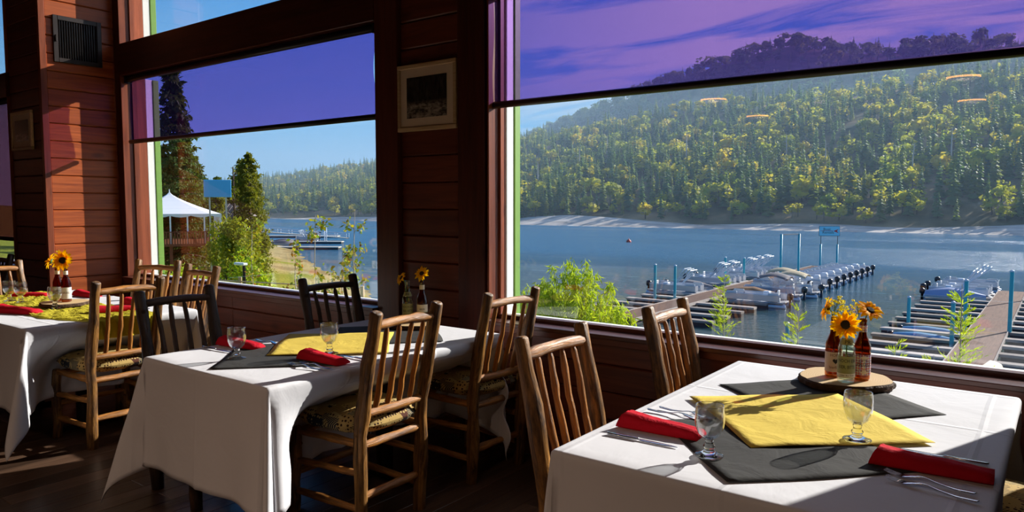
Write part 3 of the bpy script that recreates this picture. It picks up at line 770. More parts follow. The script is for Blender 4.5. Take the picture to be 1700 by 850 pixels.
def tablecloth(label, x0, x1, y0, y1, drop, push, ymax, flares, seed=0):
    zt = 0.7535
    cx, cy = (x0 + x1) / 2, (y0 + y1) / 2; hx, hy = (x1 - x0) / 2, (y1 - y0) / 2
    t = obj('tablecloth', None, None, (cx, cy, 0))
    def axis(h):
        a = list(np.linspace(0, h, 16)) ; e = [h + q for q in (0.006, 0.013, 0.020, 0.030, 0.045)] + list(np.linspace(h + 0.07, h + drop, 20))
        p = a + e; return [-q for q in p[::-1][:-1]] + p
    U, V_ = axis(hx), axis(hy); R0 = 0.014
    P = np.zeros((len(U), len(V_), 3))
    for i, u in enumerate(U):
        for j, v_ in enumerate(V_):
            ou, ov = max(abs(u) - hx, 0), max(abs(v_) - hy, 0); su, sv = (1 if u > 0 else -1), (1 if v_ > 0 else -1)
            r = math.hypot(ou, ov)
            bx, by = max(-hx, min(hx, u)), max(-hy, min(hy, v_))
            if r < 1e-9:
                P[i, j] = (bx, by, zt + 0.0012 * math.sin(u * 9 + seed) * math.sin(v_ * 7 + seed * 2)); continue
            nx, ny = su * ou / r, sv * ov / r
            w2 = 2 * (ou / r) * (ov / r)           # 0 on a side, 1 on the corner diagonal
            along = by if ou > ov else bx
            if r < R0 * PI / 2: off = R0 * math.sin(r / R0); dz = R0 * (1 - math.cos(r / R0)); k = 0
            else:
                k = r - R0 * PI / 2; kr = k / drop
                side = 0.05 + 0.028 * math.sin(along * 9.5 + seed + su) * kr + 0.02 * math.sin(along * 21 + seed * 3) * kr
                fl = lerp(side, flares.get((su, sv), 0.30), w2 ** 1.5)
                # secondary fold either side of the corner fin
                fl -= 0.22 * (w2 ** 0.5) * (1 - w2) * (0.3 + kr)
                fl = max(-0.25, min(0.6, fl))
                off = R0 + k * fl; dz = R0 + k * math.sqrt(1 - fl * fl)
            x, y, z = bx + nx * off, by + ny * off, zt - dz
            # chairs pushed in under the table push the hanging cloth inwards
            for (sd_, c0, hw, dep) in push:
                if (sd_ == '+x' and su > 0 and ou > 0) or (sd_ == '-x' and su < 0 and ou > 0):
                    win = sstep(hw + 0.36, hw - 0.02, abs(y - (c0 - cy))); a_ = dep * win * sstep(0.02, 0.30, dz) * (1 - w2)
                    x -= su * (a_ + 0.02 * win * math.sin(dz * 25 + y * 30) * sstep(0.05, 0.2, dz))
            z = max(z, 0.012 + 0.01 * math.sin(i * 1.3 + j))
            if y + cy > ymax: y = ymax - cy
            P[i, j] = (x, y, z)
    o = obj('cloth_sheet', grid_mesh('cloth_sheet', P, M['linen_white']), t)
    so = o.modifiers.new('thickness', 'SOLIDIFY'); so.thickness = 0.0015; so.offset = 1.0
    return tag(t, label, 'tablecloth', 'white tablecloths')
RT = (-1.125, -0.115, 1.70, 3.16); MT = (-3.30, -2.385, 1.63, 3.06); LT = (-6.33, -4.545, 1.59, 2.57)
make_table('dining table by the wide window under the sunflower bottles', *RT)
make_table('middle dining table between the two windows, under a white cloth', *MT)
make_table('dining table under the yellow gauze runner by the cedar return wall', *LT)
tablecloth('white cloth on the table with the three sunflower bottles', *RT, 0.5, [('-x', 2.17, 0.2, 0.2), ('-x', 3.08, 0.2, 0.2), ('+x', 2.74, 0.22, 0.30)], 3.29, {(-1, -1): 0.12, (1, -1): 0.15, (1, 1): 0.10, (-1, 1): 0.10}, 1)
tablecloth('white cloth on the middle table, hanging low at its front corner', *MT, 0.5, [('+x', 2.265, 0.25, 0.44), ('+x', 3.035, 0.22, 0.42), ('-x', 2.02, 0.2, 0.12), ('-x', 2.92, 0.2, 0.2)], 3.33, {(-1, -1): 0.30, (1, -1): 0.16, (1, 1): 0.05, (-1, 1): 0.05}, 2)
tablecloth('white cloth under the yellow gauze runner, its corner near the floor', *LT, 0.5, [('+x', 2.095, 0.25, 0.44), ('-x', 2.1, 0.22, 0.3)], 3.3, {(-1, -1): 0.3, (1, -1): 0.36, (1, 1): 0.15, (-1, 1): 0.2}, 4)

# ------------------------------------------------------------------ flat square napkins, gauze runner
def square(name, label, mat, cx, cy, side, ang, z, seed, group):
    N = 16; P = np.zeros((N + 1, N + 1, 3)); rr = random.Random(seed); a, b_ = rr.uniform(0, 6), rr.uniform(0, 6)
    for i in range(N + 1):
        for j in range(N + 1):
            u, v_ = i / N - 0.5, j / N - 0.5
            P[i, j] = (u * side + 0.004 * math.sin(v_ * 7 + a), v_ * side + 0.004 * math.sin(u * 6 + b_), 0.0012 + 0.0016 * (1 + math.sin(u * 11 + a) * math.sin(v_ * 9 + b_)))
    o = obj(name, grid_mesh(name, P, M[mat]), None, (cx, cy, z), ang)
    so = o.modifiers.new('thickness', 'SOLIDIFY'); so.thickness = 0.0012; so.offset = 1.0
    return tag(o, label, 'napkin', group)
ZT = 0.7555
Q = PI / 4
square('table_square', 'dark grey square cloth at the front of the sunflower table', 'napkin_grey', -0.64, 2.115, 0.53, Q, ZT, 1, 'square cloths on the tables')
square('table_square', 'dark grey square cloth under the wood slab with three bottles', 'napkin_grey', -0.66, 2.715, 0.53, Q + 0.08, ZT, 2, 'square cloths on the tables')
square('table_square', 'yellow square cloth on the sunflower table', 'napkin_yellow', -0.655, 2.41, 0.545, Q - 0.06, ZT + 0.0048, 3, 'square cloths on the tables')
square('table_square', 'dark grey square cloth at the front of the middle table', 'napkin_grey', -2.83, 2.035, 0.53, Q, ZT, 4, 'square cloths on the tables')
square('table_square', 'dark grey square cloth at the window end of the middle table', 'napkin_grey', -2.84, 2.68, 0.53, Q + 0.05, ZT, 5, 'square cloths on the tables')
square('table_square', 'yellow square cloth on the middle table', 'napkin_yellow', -2.85, 2.33, 0.545, Q - 0.03, ZT + 0.0048, 6, 'square cloths on the tables')
# crinkled gauze runner along the left table, its end hanging over
N, K = 150, 40; P = np.zeros((N + 1, K + 1, 3)); rr = random.Random(4)
for i in range(N + 1):
    for j in range(K + 1):
        s_ = i / N * 2.0; v_ = j / K - 0.5
        wv_ = 0.030 * math.sin(s_ * 3.1 + 1) + 0.018 * math.sin(s_ * 7.3)
        wid = 0.44 + 0.05 * math.sin(s_ * 4.2 + 2)
        y = 2.08 + v_ * wid + wv_; x = -6.42 + s_
        cr = 0.009 * abs(math.sin(v_ * 46 + 1.5 * math.sin(s_ * 5))) + 0.006 * math.sin(s_ * 33 + v_ * 9) * math.sin(v_ * 21)
        z = ZT + 0.004 + max(0, cr)
        end = -4.532
        if x > end:
            e = x - end; x = end + 0.020 + 0.010 * math.sin(v_ * 30) + 0.02 * e; z = ZT + 0.004 - e
        lend = -6.34
        if x < lend: e = lend - x; x = lend - 0.03; z = ZT - e
        P[i, j] = (x, y, z)
o = obj('gauze_runner', grid_mesh('gauze_runner', P, M['gauze_yellow'])); tag(o, 'crinkled yellow gauze runner along the table by the return wall', 'table runner')

# ------------------------------------------------------------------ rolled red napkins, cutlery, goblets
def roll_mesh(seed, L=0.25):
    """napkin folded into a long three-sided packet, taller at one end, with two flap edges along it"""
    rr = random.Random(seed); b = MB(); n, V = 16, []
    prof = [(-0.042, 0.0), (-0.044, 0.008), (-0.040, 0.026), (-0.034, 0.035), (-0.018, 0.041), (-0.008, 0.044), (-0.005, 0.040), (0.004, 0.043), (0.016, 0.040), (0.030, 0.028), (0.042, 0.010), (0.042, 0.0), (0.0, 0.0)]
    k = len(prof)
    for i in range(n):
        t = i / (n - 1); sc = lerp(1.0, 0.84, t); hs = lerp(1.0, 0.62, t) * (1 + 0.05 * math.sin(t * 9 + seed))
        for (y, z) in prof:
            V.append((lerp(-L / 2, L / 2, t) + y * 0.25 * (1 - t) + z * 0.35 * (1 if t < 0.05 else 0), y * sc + 0.005 * math.sin(t * 4 + seed) * (z / 0.05) + (0.006 * t if y > 0.01 else 0), z * hs + (rr.uniform(-0.0008, 0.0008) if z > 0 else 0)))
    F = [(i * k + j, i * k + (j + 1) % k, (i + 1) * k + (j + 1) % k, (i + 1) * k + j) for i in range(n - 1) for j in range(k)]
    F += [tuple(range(k))[::-1], tuple((n - 1) * k + j for j in range(k))]
    b.add(V, F); return b.mesh('rolled_napkin', M['napkin_red'], True)
rolls = [roll_mesh(1), roll_mesh(2, 0.27)]
def roll(x, y, rz, label, k=0, z=ZT + 0.0035, sc=1.0):
    o = obj('rolled_napkin', rolls[k], None, (x, y, z), rz); o.scale = (sc, sc, sc)
    return tag(o, label, 'napkin', 'folded red napkins')
def strip(b, prof, thick):
    """prof: list of (x, half width, z) -> flat bar with thickness"""
    V = []; n = len(prof)
    for (x, h, z) in prof: V += [(x, -h, z), (x, h, z), (x, h * 0.8, z + thick), (x, -h * 0.8, z + thick)]
    F = [(i * 4 + j, i * 4 + (j + 1) % 4, i * 4 + 4 + (j + 1) % 4, i * 4 + 4 + j) for i in range(n - 1) for j in range(4)]
    F += [(0, 1, 2, 3)[::-1], tuple((n - 1) * 4 + j for j in range(4))]; b.add(V, F)
b = MB(); strip(b, [(-0.105, 0.004, 0.006), (-0.10, 0.0085, 0.004), (-0.06, 0.0075, 0.002), (-0.02, 0.0045, 0.006), (0.005, 0.003, 0.011), (0.018, 0.004, 0.011), (0.03, 0.0105, 0.008), (0.05, 0.0125, 0.003), (0.06, 0.012, 0.002)], 0.0018)
for q in (-0.0098, -0.0033, 0.0033, 0.0098):
    b.tube([(0.058, q, 0.003), (0.075, q, 0.0035), (0.092, q, 0.006), (0.102, q, 0.0095)], [0.0017, 0.0015, 0.0013, 0.0008], 6)
fork_me = b.mesh('fork', M['chrome'], True)
b = MB(); strip(b, [(-0.11, 0.004, 0.001), (-0.105, 0.0085, 0.0), (-0.06, 0.0085, 0.0), (-0.012, 0.006, 0.0005), (-0.006, 0.0045, 0.001)], 0.0055); knife_h = b.mesh('handle', M['chrome'], True)
b = MB(); strip(b, [(-0.008, 0.0055, 0.0015), (0.004, 0.0085, 0.001), (0.06, 0.0095, 0.001), (0.095, 0.007, 0.001), (0.115, 0.0015, 0.001)], 0.0014); knife_b = b.mesh('blade', M['chrome'], True)
def fork(x, y, rz, label, z=ZT + 0.003):
    return tag(obj('fork', fork_me, None, (x, y, z), rz), label, 'fork', 'forks beside the napkins')
def knife(x, y, rz, label, z=ZT + 0.003):
    t = thing('table_knife', label, 'knife', (x, y, z), rz, 'knives beside the napkins')
    obj('handle', knife_h, t); obj('blade', knife_b, t)
# sunflower table: left setting, right setting
roll(-0.955, 2.025, 0.02, 'red napkin on the left edge of the sunflower table, beside the goblet')
knife(-0.965, 1.905, 0.02, 'steel knife lying in front of the left red napkin on the sunflower table')
fork(-0.985, 2.200, 0.0, 'nearer of two forks behind the left red napkin on the sunflower table')
fork(-0.965, 2.235, -0.12, 'farther of two forks behind the left red napkin on the sunflower table')
roll(-0.250, 2.145, 0.04, 'red napkin on the right side of the sunflower table, between knife and forks', 1)
knife(-0.245, 2.275, PI + 0.02, 'steel knife behind the right red napkin on the sunflower table')
fork(-0.245, 2.035, PI - 0.18, 'fork next to the right red napkin on the sunflower table')
fork(-0.235, 1.985, PI - 0.20, 'front fork near the right corner of the sunflower table')
# middle table
roll(-3.165, 2.02, 0.10, 'red napkin behind the goblet at the left of the middle table')
knife(-3.18, 1.90, 0.05, 'steel knife at the left edge of the middle table')
fork(-3.13, 2.15, 0.0, 'fork behind the left red napkin on the middle table')
roll(-2.575, 2.045, 0.02, 'red napkin at the right edge of the middle table, beside the log chair')
fork(-2.535, 1.915, PI + 0.05, 'nearer of two forks in front of the red napkin on the middle table')
fork(-2.515, 1.955, PI - 0.02, 'farther of two forks in front of the red napkin on the middle table')
knife(-2.52, 2.17, PI, 'steel knife behind the right red napkin on the middle table')
# left table
roll(-5.27, 1.80, 0.35, 'red napkin lying along the front edge of the gauze runner table', 1, sc=1.15)
roll(-6.10, 2.16, 0.9, 'red napkin at the far left of the gauze runner table')
roll(-5.80, 2.44, 0.1, 'red napkin behind the bottles on the gauze runner table')
roll(-4.80, 2.17, 1.2, 'red napkin by the chair end of the gauze runner table', z=ZT + 0.012)
roll(-5.05, 2.45, 0.2, 'red napkin at the window side of the gauze runner table, right of the bottles')

bowl_prof = [(0.010, 0.048), (0.020, 0.052), (0.031, 0.064), (0.038, 0.082), (0.0405, 0.102), (0.0395, 0.122), (0.0375, 0.140), (0.0368, 0.1425), (0.0360, 0.140), (0.038, 0.121), (0.0388, 0.102), (0.0363, 0.083), (0.029, 0.066), (0.017, 0.056), (0.001, 0.053)]
foot_prof = [(0.001, 0.0015), (0.030, 0.001), (0.0385, 0.002), (0.0395, 0.0045), (0.036, 0.0065), (0.020, 0.011), (0.0125, 0.018), (0.0155, 0.024), (0.017, 0.028), (0.0135, 0.032), (0.0105, 0.038), (0.013, 0.046), (0.012, 0.0495), (0.001, 0.0505)]
bm_ = MB().lathe(bowl_prof, 36).mesh('bowl', M['thin_glass'], True); fm_ = MB().lathe(foot_prof, 32).mesh('stemmed_foot', M['thick_glass'], True)
def goblet(x, y, label, z=ZT + 0.002):
    t = thing('water_goblet', label, 'glass', (x, y, z), random.uniform(0, 6), 'stemmed water goblets')
    obj('bowl', bm_, t); obj('stemmed_foot', fm_, t)
goblet(-0.752, 1.893, 'water goblet at the left of the sunflower table, half over grey cloth', ZT + 0.005)
goblet(-0.455, 2.258, 'water goblet on the yellow cloth of the sunflower table', ZT + 0.011)
goblet(-2.915, 1.840, 'water goblet at the front left of the middle table')
goblet(-2.640, 2.130, 'water goblet on the yellow cloth of the middle table', ZT + 0.011)
goblet(-5.84, 1.95, 'leftmost goblet on the gauze runner table, cut by the photo edge', ZT + 0.013)
goblet(-5.70, 1.97, 'second goblet from the photo edge on the gauze runner table', ZT + 0.013)
goblet(-5.19, 1.985, 'goblet in front of the two bottles on the gauze runner table', ZT + 0.013)
goblet(-4.78, 2.35, 'goblet on the gauze runner table behind the nearest log chair back')

# ------------------------------------------------------------------ wood slabs, bottles, sunflowers
def slab(x, y, r, label, z, h=0.024, seed=1):
    t = thing('wood_slab', label, 'wood slab', (x, y, z), group='tree slice centrepiece boards')
    rr = random.Random(seed); n_ = 56
    rad = [r * (1 + 0.035 * math.sin(3 * a + seed) + 0.02 * math.sin(7 * a + 2 * seed) + rr.uniform(-0.012, 0.012)) for a in [2 * PI * k / n_ for k in range(n_)]]
    ring = lambda s_, z_, j=0: [((rad[k] * s_ + (rr.uniform(-j, j) if j else 0)) * math.cos(2 * PI * k / n_), (rad[k] * s_ + (rr.uniform(-j, j) if j else 0)) * math.sin(2 * PI * k / n_), z_) for k in range(n_)]
    def loft(b, rings):
        V = [p for q in rings for p in q]; F = [(i * n_ + k, i * n_ + (k + 1) % n_, (i + 1) * n_ + (k + 1) % n_, (i + 1) * n_ + k) for i in range(len(rings) - 1) for k in range(n_)]
        b.add(V, F)
    b = MB(); loft(b, [ring(0.955, h - 0.002), ring(0.95, h)]); b.add(ring(0.95, h), [tuple(range(n_))]); b.build('sawn_face', M['slab_face'], t)
    b = MB(); loft(b, [ring(0.95, 0.0), ring(0.99, 0.002, 0.002), ring(1.0, h * 0.4, 0.003), ring(0.995, h * 0.75, 0.003), ring(0.955, h - 0.0005, 0.0015)]); b.add(ring(0.95, 0.0), [tuple(range(n_))[::-1]]); b.build('bark_rim', M['slab_bark'], t)
    return z + h
def cyl_patch(R, z0, z1, a0, a1, seg=24, nz=1):
    V = []; U = []
    for j in range(nz + 1):
        for k in range(seg + 1):
            a = lerp(a0, a1, k / seg); z = lerp(z0, z1, j / nz); V.append((R * math.cos(a), R * math.sin(a), z)); U.append((a * R, z))
    F = [(j * (seg + 1) + k, j * (seg + 1) + k + 1, (j + 1) * (seg + 1) + k + 1, (j + 1) * (seg + 1) + k) for j in range(nz) for k in range(seg)]
    return V, F, U
def wrap_text(parent, body, size, R, a, z, mat, sx=1.0, name='lettering'):
    v_, f_ = text_tris(body, size, sx)
    V = [(R * math.cos(a + x / R), R * math.sin(a + x / R), z + y) for x, y in v_]
    o = MB().add(V, f_).build(name, M[mat], parent); return o
BP = [(0.0, 0.004), (0.024, 0.0), (0.0295, 0.004), (0.0305, 0.010), (0.0305, 0.118), (0.029, 0.132), (0.023, 0.150), (0.0165, 0.165), (0.0145, 0.178), (0.0132, 0.216), (0.0142, 0.219), (0.0142, 0.228), (0.0128, 0.232), (0.0108, 0.230), (0.0112, 0.178), (0.020, 0.150), (0.0265, 0.130), (0.0275, 0.116), (0.0275, 0.012), (0.0, 0.010)]
def bottle(x, y, z, label, kind, face):
    t = thing('beer_bottle', label, 'bottle', (x, y, z), 0, 'beer bottles used as vases')
    glass = 'bottle_clear' if kind == 'clear' else 'brown_glass'
    MB().lathe(BP, 28).build('glass_body', M[glass], t, True)
    R = 0.0309
    lm, z0, z1 = {'clear': ('label_olive', 0.020, 0.100), 'brown_prost': ('label_lozenge', 0.022, 0.098), 'brown_pink': ('paper_pink', 0.022, 0.098), 'brown_cream': ('paper_cream', 0.022, 0.098), 'brown_white': ('paper_white', 0.022, 0.098)}[kind]
    la = MB().add(*cyl_patch(R, z0, z1, face - 1.9, face + 1.9)).build('label_paper', M[lm], t, True)
    # neck label follows the neck taper
    nm = {'clear': 'label_olive', 'brown_prost': 'label_lozenge', 'brown_pink': 'paper_pink', 'brown_cream': 'paper_cream', 'brown_white': 'paper_white'}[kind]
    if kind == 'clear':
        V, F, U = [], [], []
        for j, (r_, z_) in enumerate(((0.0268, 0.142), (0.0228, 0.152), (0.0175, 0.1655))):
            for k in range(17):
                a = face - 1.6 + 3.2 * k / 16; V.append((r_ * math.cos(a), r_ * math.sin(a), z_)); U.append((a * r_, z_))
        F = [(j * 17 + k, j * 17 + k + 1, (j + 1) * 17 + k + 1, (j + 1) * 17 + k) for j in range(2) for k in range(16)]
        nk = MB().add(V, F, U).build('neck_label', M[nm], t, True)
        wrap_text(nk, 'PR', 0.020, 0.0252, face, 0.152, 'ink_black')
        wrap_text(la, 'NOCH EIN', 0.0175, R + 0.0005, face, 0.083, 'ink_black', 0.82)
        wrap_text(la, 'BIER, BITTE', 0.0175, R + 0.0005, face, 0.060, 'ink_black', 0.72)
        s_ = MB().add(*cyl_patch(R + 0.0002, 0.022, 0.036, face - 1.9, face + 1.9)).build('label_strip', M['paper_white'], la, True)
        wrap_text(la, 'Lieber Bier Dank', 0.0085, R + 0.0006, face, 0.0295, 'ink_black', 0.9)
    else:
        nk = MB().add(*cyl_patch(0.0147, 0.182, 0.208, face - 2.2, face + 2.2)).build('neck_label', M[nm], t, True)
    if kind == 'brown_prost':
        n_ = 28; V = [(0, 0)] + [(0.025 * math.cos(2 * PI * k / n_), 0.034 * math.sin(2 * PI * k / n_)) for k in range(n_)]
        RR = R + 0.0003
        MB().add([(RR * math.cos(face + u / RR), RR * math.sin(face + u / RR), 0.060 + v_) for u, v_ in V], [(0, 1 + k, 1 + (k + 1) % n_) for k in range(n_)]).build('label_oval', M['paper_cream'], la, True)
        wrap_text(la, 'PROST', 0.0190, R + 0.0007, face, 0.062, 'ink_black', 0.95); wrap_text(la, 'BIER', 0.0075, R + 0.0007, face, 0.044, 'ink_red'); wrap_text(la, 'UND', 0.0075, R + 0.0007, face, 0.079, 'ink_black')
        MB().add([((0.0150) * math.cos(face + 0.007 * math.cos(2 * PI * k / 16) / 0.015), 0.0150 * math.sin(face + 0.007 * math.cos(2 * PI * k / 16) / 0.015), 0.195 + 0.010 * math.sin(2 * PI * k / 16)) for k in range(16)], [tuple(range(16))]).build('label_oval', M['paper_cream'], nk)
    if kind == 'brown_pink':
        wrap_text(la, 'HOPPE', 0.0150, R + 0.0005, face, 0.086, 'ink_brown', 0.9); wrap_text(la, 'bierfürst', 0.0150, R + 0.0005, face, 0.040, 'ink_brown', 0.9)
        hp = [(0.011 * 0.0625 * 16 * math.sin(a) ** 3, 0.011 * 0.0625 * (13 * math.cos(a) - 5 * math.cos(2 * a) - 2 * math.cos(3 * a) - math.cos(4 * a))) for a in [2 * PI * k / 24 for k in range(24)]]
        RR = R + 0.0006
        MB().add([(RR * math.cos(face), RR * math.sin(face), 0.064)] + [(RR * math.cos(face + u / RR), RR * math.sin(face + u / RR), 0.064 + v_) for u, v_ in hp], [(0, 1 + k, 1 + (k + 1) % 24) for k in range(24)]).build('heart', M['ink_black'], la)
    if kind == 'brown_cream':
        MB().add(*cyl_patch(R + 0.0003, 0.030, 0.058, face - 1.5, face + 1.5)).build('label_strip', M['label_olive'], la, True)
        wrap_text(la, 'BIER', 0.016, R + 0.0007, face, 0.072, 'ink_black')
    if kind == 'brown_white': wrap_text(la, 'BRÄU', 0.020, R + 0.0006, face, 0.062, 'ink_brown')
    return t
petals = []
for sd_ in range(3):
    rr = random.Random(sd_ + 40); b = MB(); V = []; U = []
    L = 0.036 * rr.uniform(0.94, 1.06); cols = [0, 0.15, 0.4, 0.65, 0.85, 1.0]; ws = [0.0030, 0.0050, 0.0068, 0.0062, 0.0036, 0.0003]
    for t_, w_ in zip(cols, ws):
        for s_ in (-1, 0, 1):
            V.append((0.012 + t_ * L, s_ * w_, 0.006 * math.sin(t_ * PI * 0.8) - 0.004 * t_ * t_ + (0.0022 if s_ else 0) * (1 - t_) + rr.uniform(-0.0004, 0.0004)))
    F = [(i * 3 + j, i * 3 + j + 1, i * 3 + 4 + j, i * 3 + 3 + j) for i in range(5) for j in range(2)]
    b.add(V, F); petals.append(b.mesh('petal', M['petal_orange'], True))
disc_me = MB().lathe([(0.017, -0.004), (0.0175, 0.001), (0.015, 0.005), (0.009, 0.007), (0.001, 0.006)], 18, cap0=True, cap1=True).mesh('seed_disc', M['sun_disc'], True)
sepal_me = MB().lathe([(0.003, -0.010), (0.011, -0.007), (0.018, -0.001), (0.0165, 0.000)], 12, cap0=True).mesh('green_base', M['stem_green'], True)
def sunflower(pos, nrm, base, label, sc=1.0, n_p=17, seed=0):
    rr = random.Random(seed)
    t = thing('sunflower', label, 'flower', pos, group='sunflowers in the bottles')
    q = Vector(nrm).normalized().to_track_quat('Z', 'Y'); t.rotation_mode = 'QUATERNION'; t.rotation_quaternion = q; t.scale = (sc, sc, sc)
    obj('seed_disc', disc_me, t); obj('green_base', sepal_me, t)
    for lay, cnt in ((0, n_p), (1, n_p - 7)):
        for k in range(cnt):
            o = obj('petal', petals[rr.randrange(3)], t, (0, 0, -0.001 - 0.0016 * lay))
            s_ = rr.uniform(0.86, 1.1) * (1 if lay == 0 else 1.06)
            o.rotation_euler = (rr.uniform(-0.12, 0.12), rr.uniform(-0.30, 0.02) + 0.12 * lay, 2 * PI * (k + 0.5 * lay) / cnt + rr.uniform(-0.08, 0.08)); o.scale = (s_, s_, s_)
    Mi = (Matrix.Translation(Vector(pos)) @ q.to_matrix().to_4x4() @ Matrix.Scale(sc, 4)).inverted()
    p0, p2 = Vector(pos) - Vector(nrm).normalized() * 0.010 * sc, Vector(base)
    top = Vector((p2.x, p2.y, p2.z + 0.14)); pts = []
    for i in range(9):
        u = i / 8; pts.append(Mi @ ((1 - u) ** 2 * p0 + 2 * u * (1 - u) * top + u * u * p2))
    b = MB(); b.tube(pts, 0.0023 / sc, 7); b.build('stem', M['stem_green'], t, True)
def sprig(base, top, label, seed, n_b=26, spread=0.03, sc=1.0):
    rr = random.Random(seed); t = thing('filler_sprig', label, 'flower sprig', base, group='small yellow filler sprigs')
    d_ = Vector(top) - Vector(base); b = MB(); tips = []
    b.tube([(0, 0, 0), d_ * 0.5, d_ * 0.86], 0.0011, 5)
    for k in range(n_b):
        u = rr.uniform(0.72, 1.0); p = d_ * u + Vector((rr.uniform(-1, 1), rr.uniform(-1, 1), rr.uniform(-0.7, 0.8))) * spread * sc
        b.tube([d_ * (u * 0.82), p], 0.0006, 4); tips.append(p)
    b.build('stem', M['stem_green'], t)
    b = MB()
    for p in tips:
        for k in range(5):
            a = 2 * PI * k / 5 + rr.uniform(0, 1); r_ = 0.0045 * sc
            c_ = p + Vector((math.cos(a) * r_ * 0.8, math.sin(a) * r_ * 0.8, rr.uniform(-0.002, 0.003)))
            up = Vector((rr.uniform(-1, 1), rr.uniform(-1, 1), 0.6)).normalized(); sx = up.orthogonal().normalized() * r_ * 0.75; sy = up.cross(sx).normalized() * r_ * 0.75
            b.add([c_ - sx, c_ - sy, c_ + sx, c_ + sy, c_ + up * r_ * 0.5], [(0, 1, 4), (1, 2, 4), (2, 3, 4), (3, 0, 4)])
    b.build('blossoms', M['petal_yellow'], t)

# centrepiece on the sunflower table
zs = slab(-0.655, 2.985, 0.168, 'round bark-edged wood slab under the three sunflower bottles', ZT + 0.005, 0.026, 1)
fc = lambda x, y: math.atan2(-y, -x)
bottle(-0.690, 2.965, zs, 'brown bottle with pink heart label, left of the three', 'brown_pink', fc(-0.69, 2.965) + 0.25)
bottle(-0.630, 2.900, zs, 'clear bottle with olive green label in front of two brown bottles', 'clear', fc(-0.63, 2.90) + 0.12)
bottle(-0.592, 2.975, zs, 'brown bottle with red and blue lozenge label, right of the three', 'brown_prost', fc(-0.592, 2.975) + 0.30)
sunflower((-0.712, 2.945, zs + 0.262), (-0.75, -0.35, 0.25), (-0.690, 2.965, zs + 0.10), 'sunflower turned to the side in the left brown bottle', 1.0, 16, 1)
sunflower((-0.630, 2.872, zs + 0.218), (0.12, -0.85, 0.16), (-0.630, 2.900, zs + 0.06), 'sunflower facing the room in the clear bottle', 1.08, 17, 2)
sunflower((-0.572, 2.985, zs + 0.262), (0.42, -0.42, 0.70), (-0.592, 2.975, zs + 0.10), 'sunflower tilted upward in the right brown bottle', 1.02, 18, 3)
sprig((-0.690, 2.965, zs + 0.12), (-0.685, 2.935, zs + 0.305), 'yellow filler sprig in the left brown bottle', 5, 26, 0.020, 1.5)
sprig((-0.630, 2.900, zs + 0.10), (-0.640, 2.92, zs + 0.275), 'greenish yellow filler sprig rising from the clear bottle', 6, 34, 0.032)
sprig((-0.592, 2.975, zs + 0.12), (-0.618, 2.985, zs + 0.300), 'short yellow sprig beside the tilted sunflower', 7, 14, 0.018)
# centrepiece on the middle table
zs = slab(-2.90, 2.93, 0.14, 'round wood slab at the window end of the middle table', ZT + 0.005, 0.022, 2)
bottle(-2.965, 2.950, zs, 'clear bottle in the shade at the window end of the middle table', 'clear', fc(-2.965, 2.95))
bottle(-2.885, 2.985, zs, 'brown bottle with cream label at the window end of the middle table', 'brown_cream', fc(-2.885, 2.985))
sunflower((-2.985, 2.925, zs + 0.245), (-0.3, -0.75, 0.45), (-2.965, 2.95, zs + 0.06), 'shaded sunflower bending left above the middle table', 0.85, 15, 4)
sunflower((-2.875, 2.975, zs + 0.272), (0.25, -0.80, 0.40), (-2.885, 2.985, zs + 0.10), 'shaded sunflower above the cream labelled bottle on the middle table', 0.90, 16, 5)
# centrepiece on the left table
zs = slab(-5.33, 2.10, 0.15, 'round wood slab on the yellow gauze runner', ZT + 0.014, 0.022, 3)
bottle(-5.395, 2.085, zs, 'brown bottle with cream label on the gauze runner table', 'brown_cream', fc(-5.395, 2.085))
bottle(-5.315, 2.105, zs, 'brown bottle with white label on the gauze runner table', 'brown_white', fc(-5.315, 2.105))
sunflower((-5.42, 2.06, zs + 0.27), (-0.55, -0.55, 0.35), (-5.395, 2.085, zs + 0.10), 'sunflower turned left on the gauze runner table', 1.15, 16, 6)
sunflower((-5.31, 2.09, zs + 0.278), (0.55, -0.60, 0.22), (-5.315, 2.105, zs + 0.10), 'wide sunflower facing the camera on the gauze runner table', 1.45, 18, 7)
sprig((-5.35, 2.09, zs + 0.16), (-5.37, 2.10, zs + 0.315), 'yellow filler sprig between the two sunflowers on the gauze runner table', 8, 18, 0.022, 1.4)
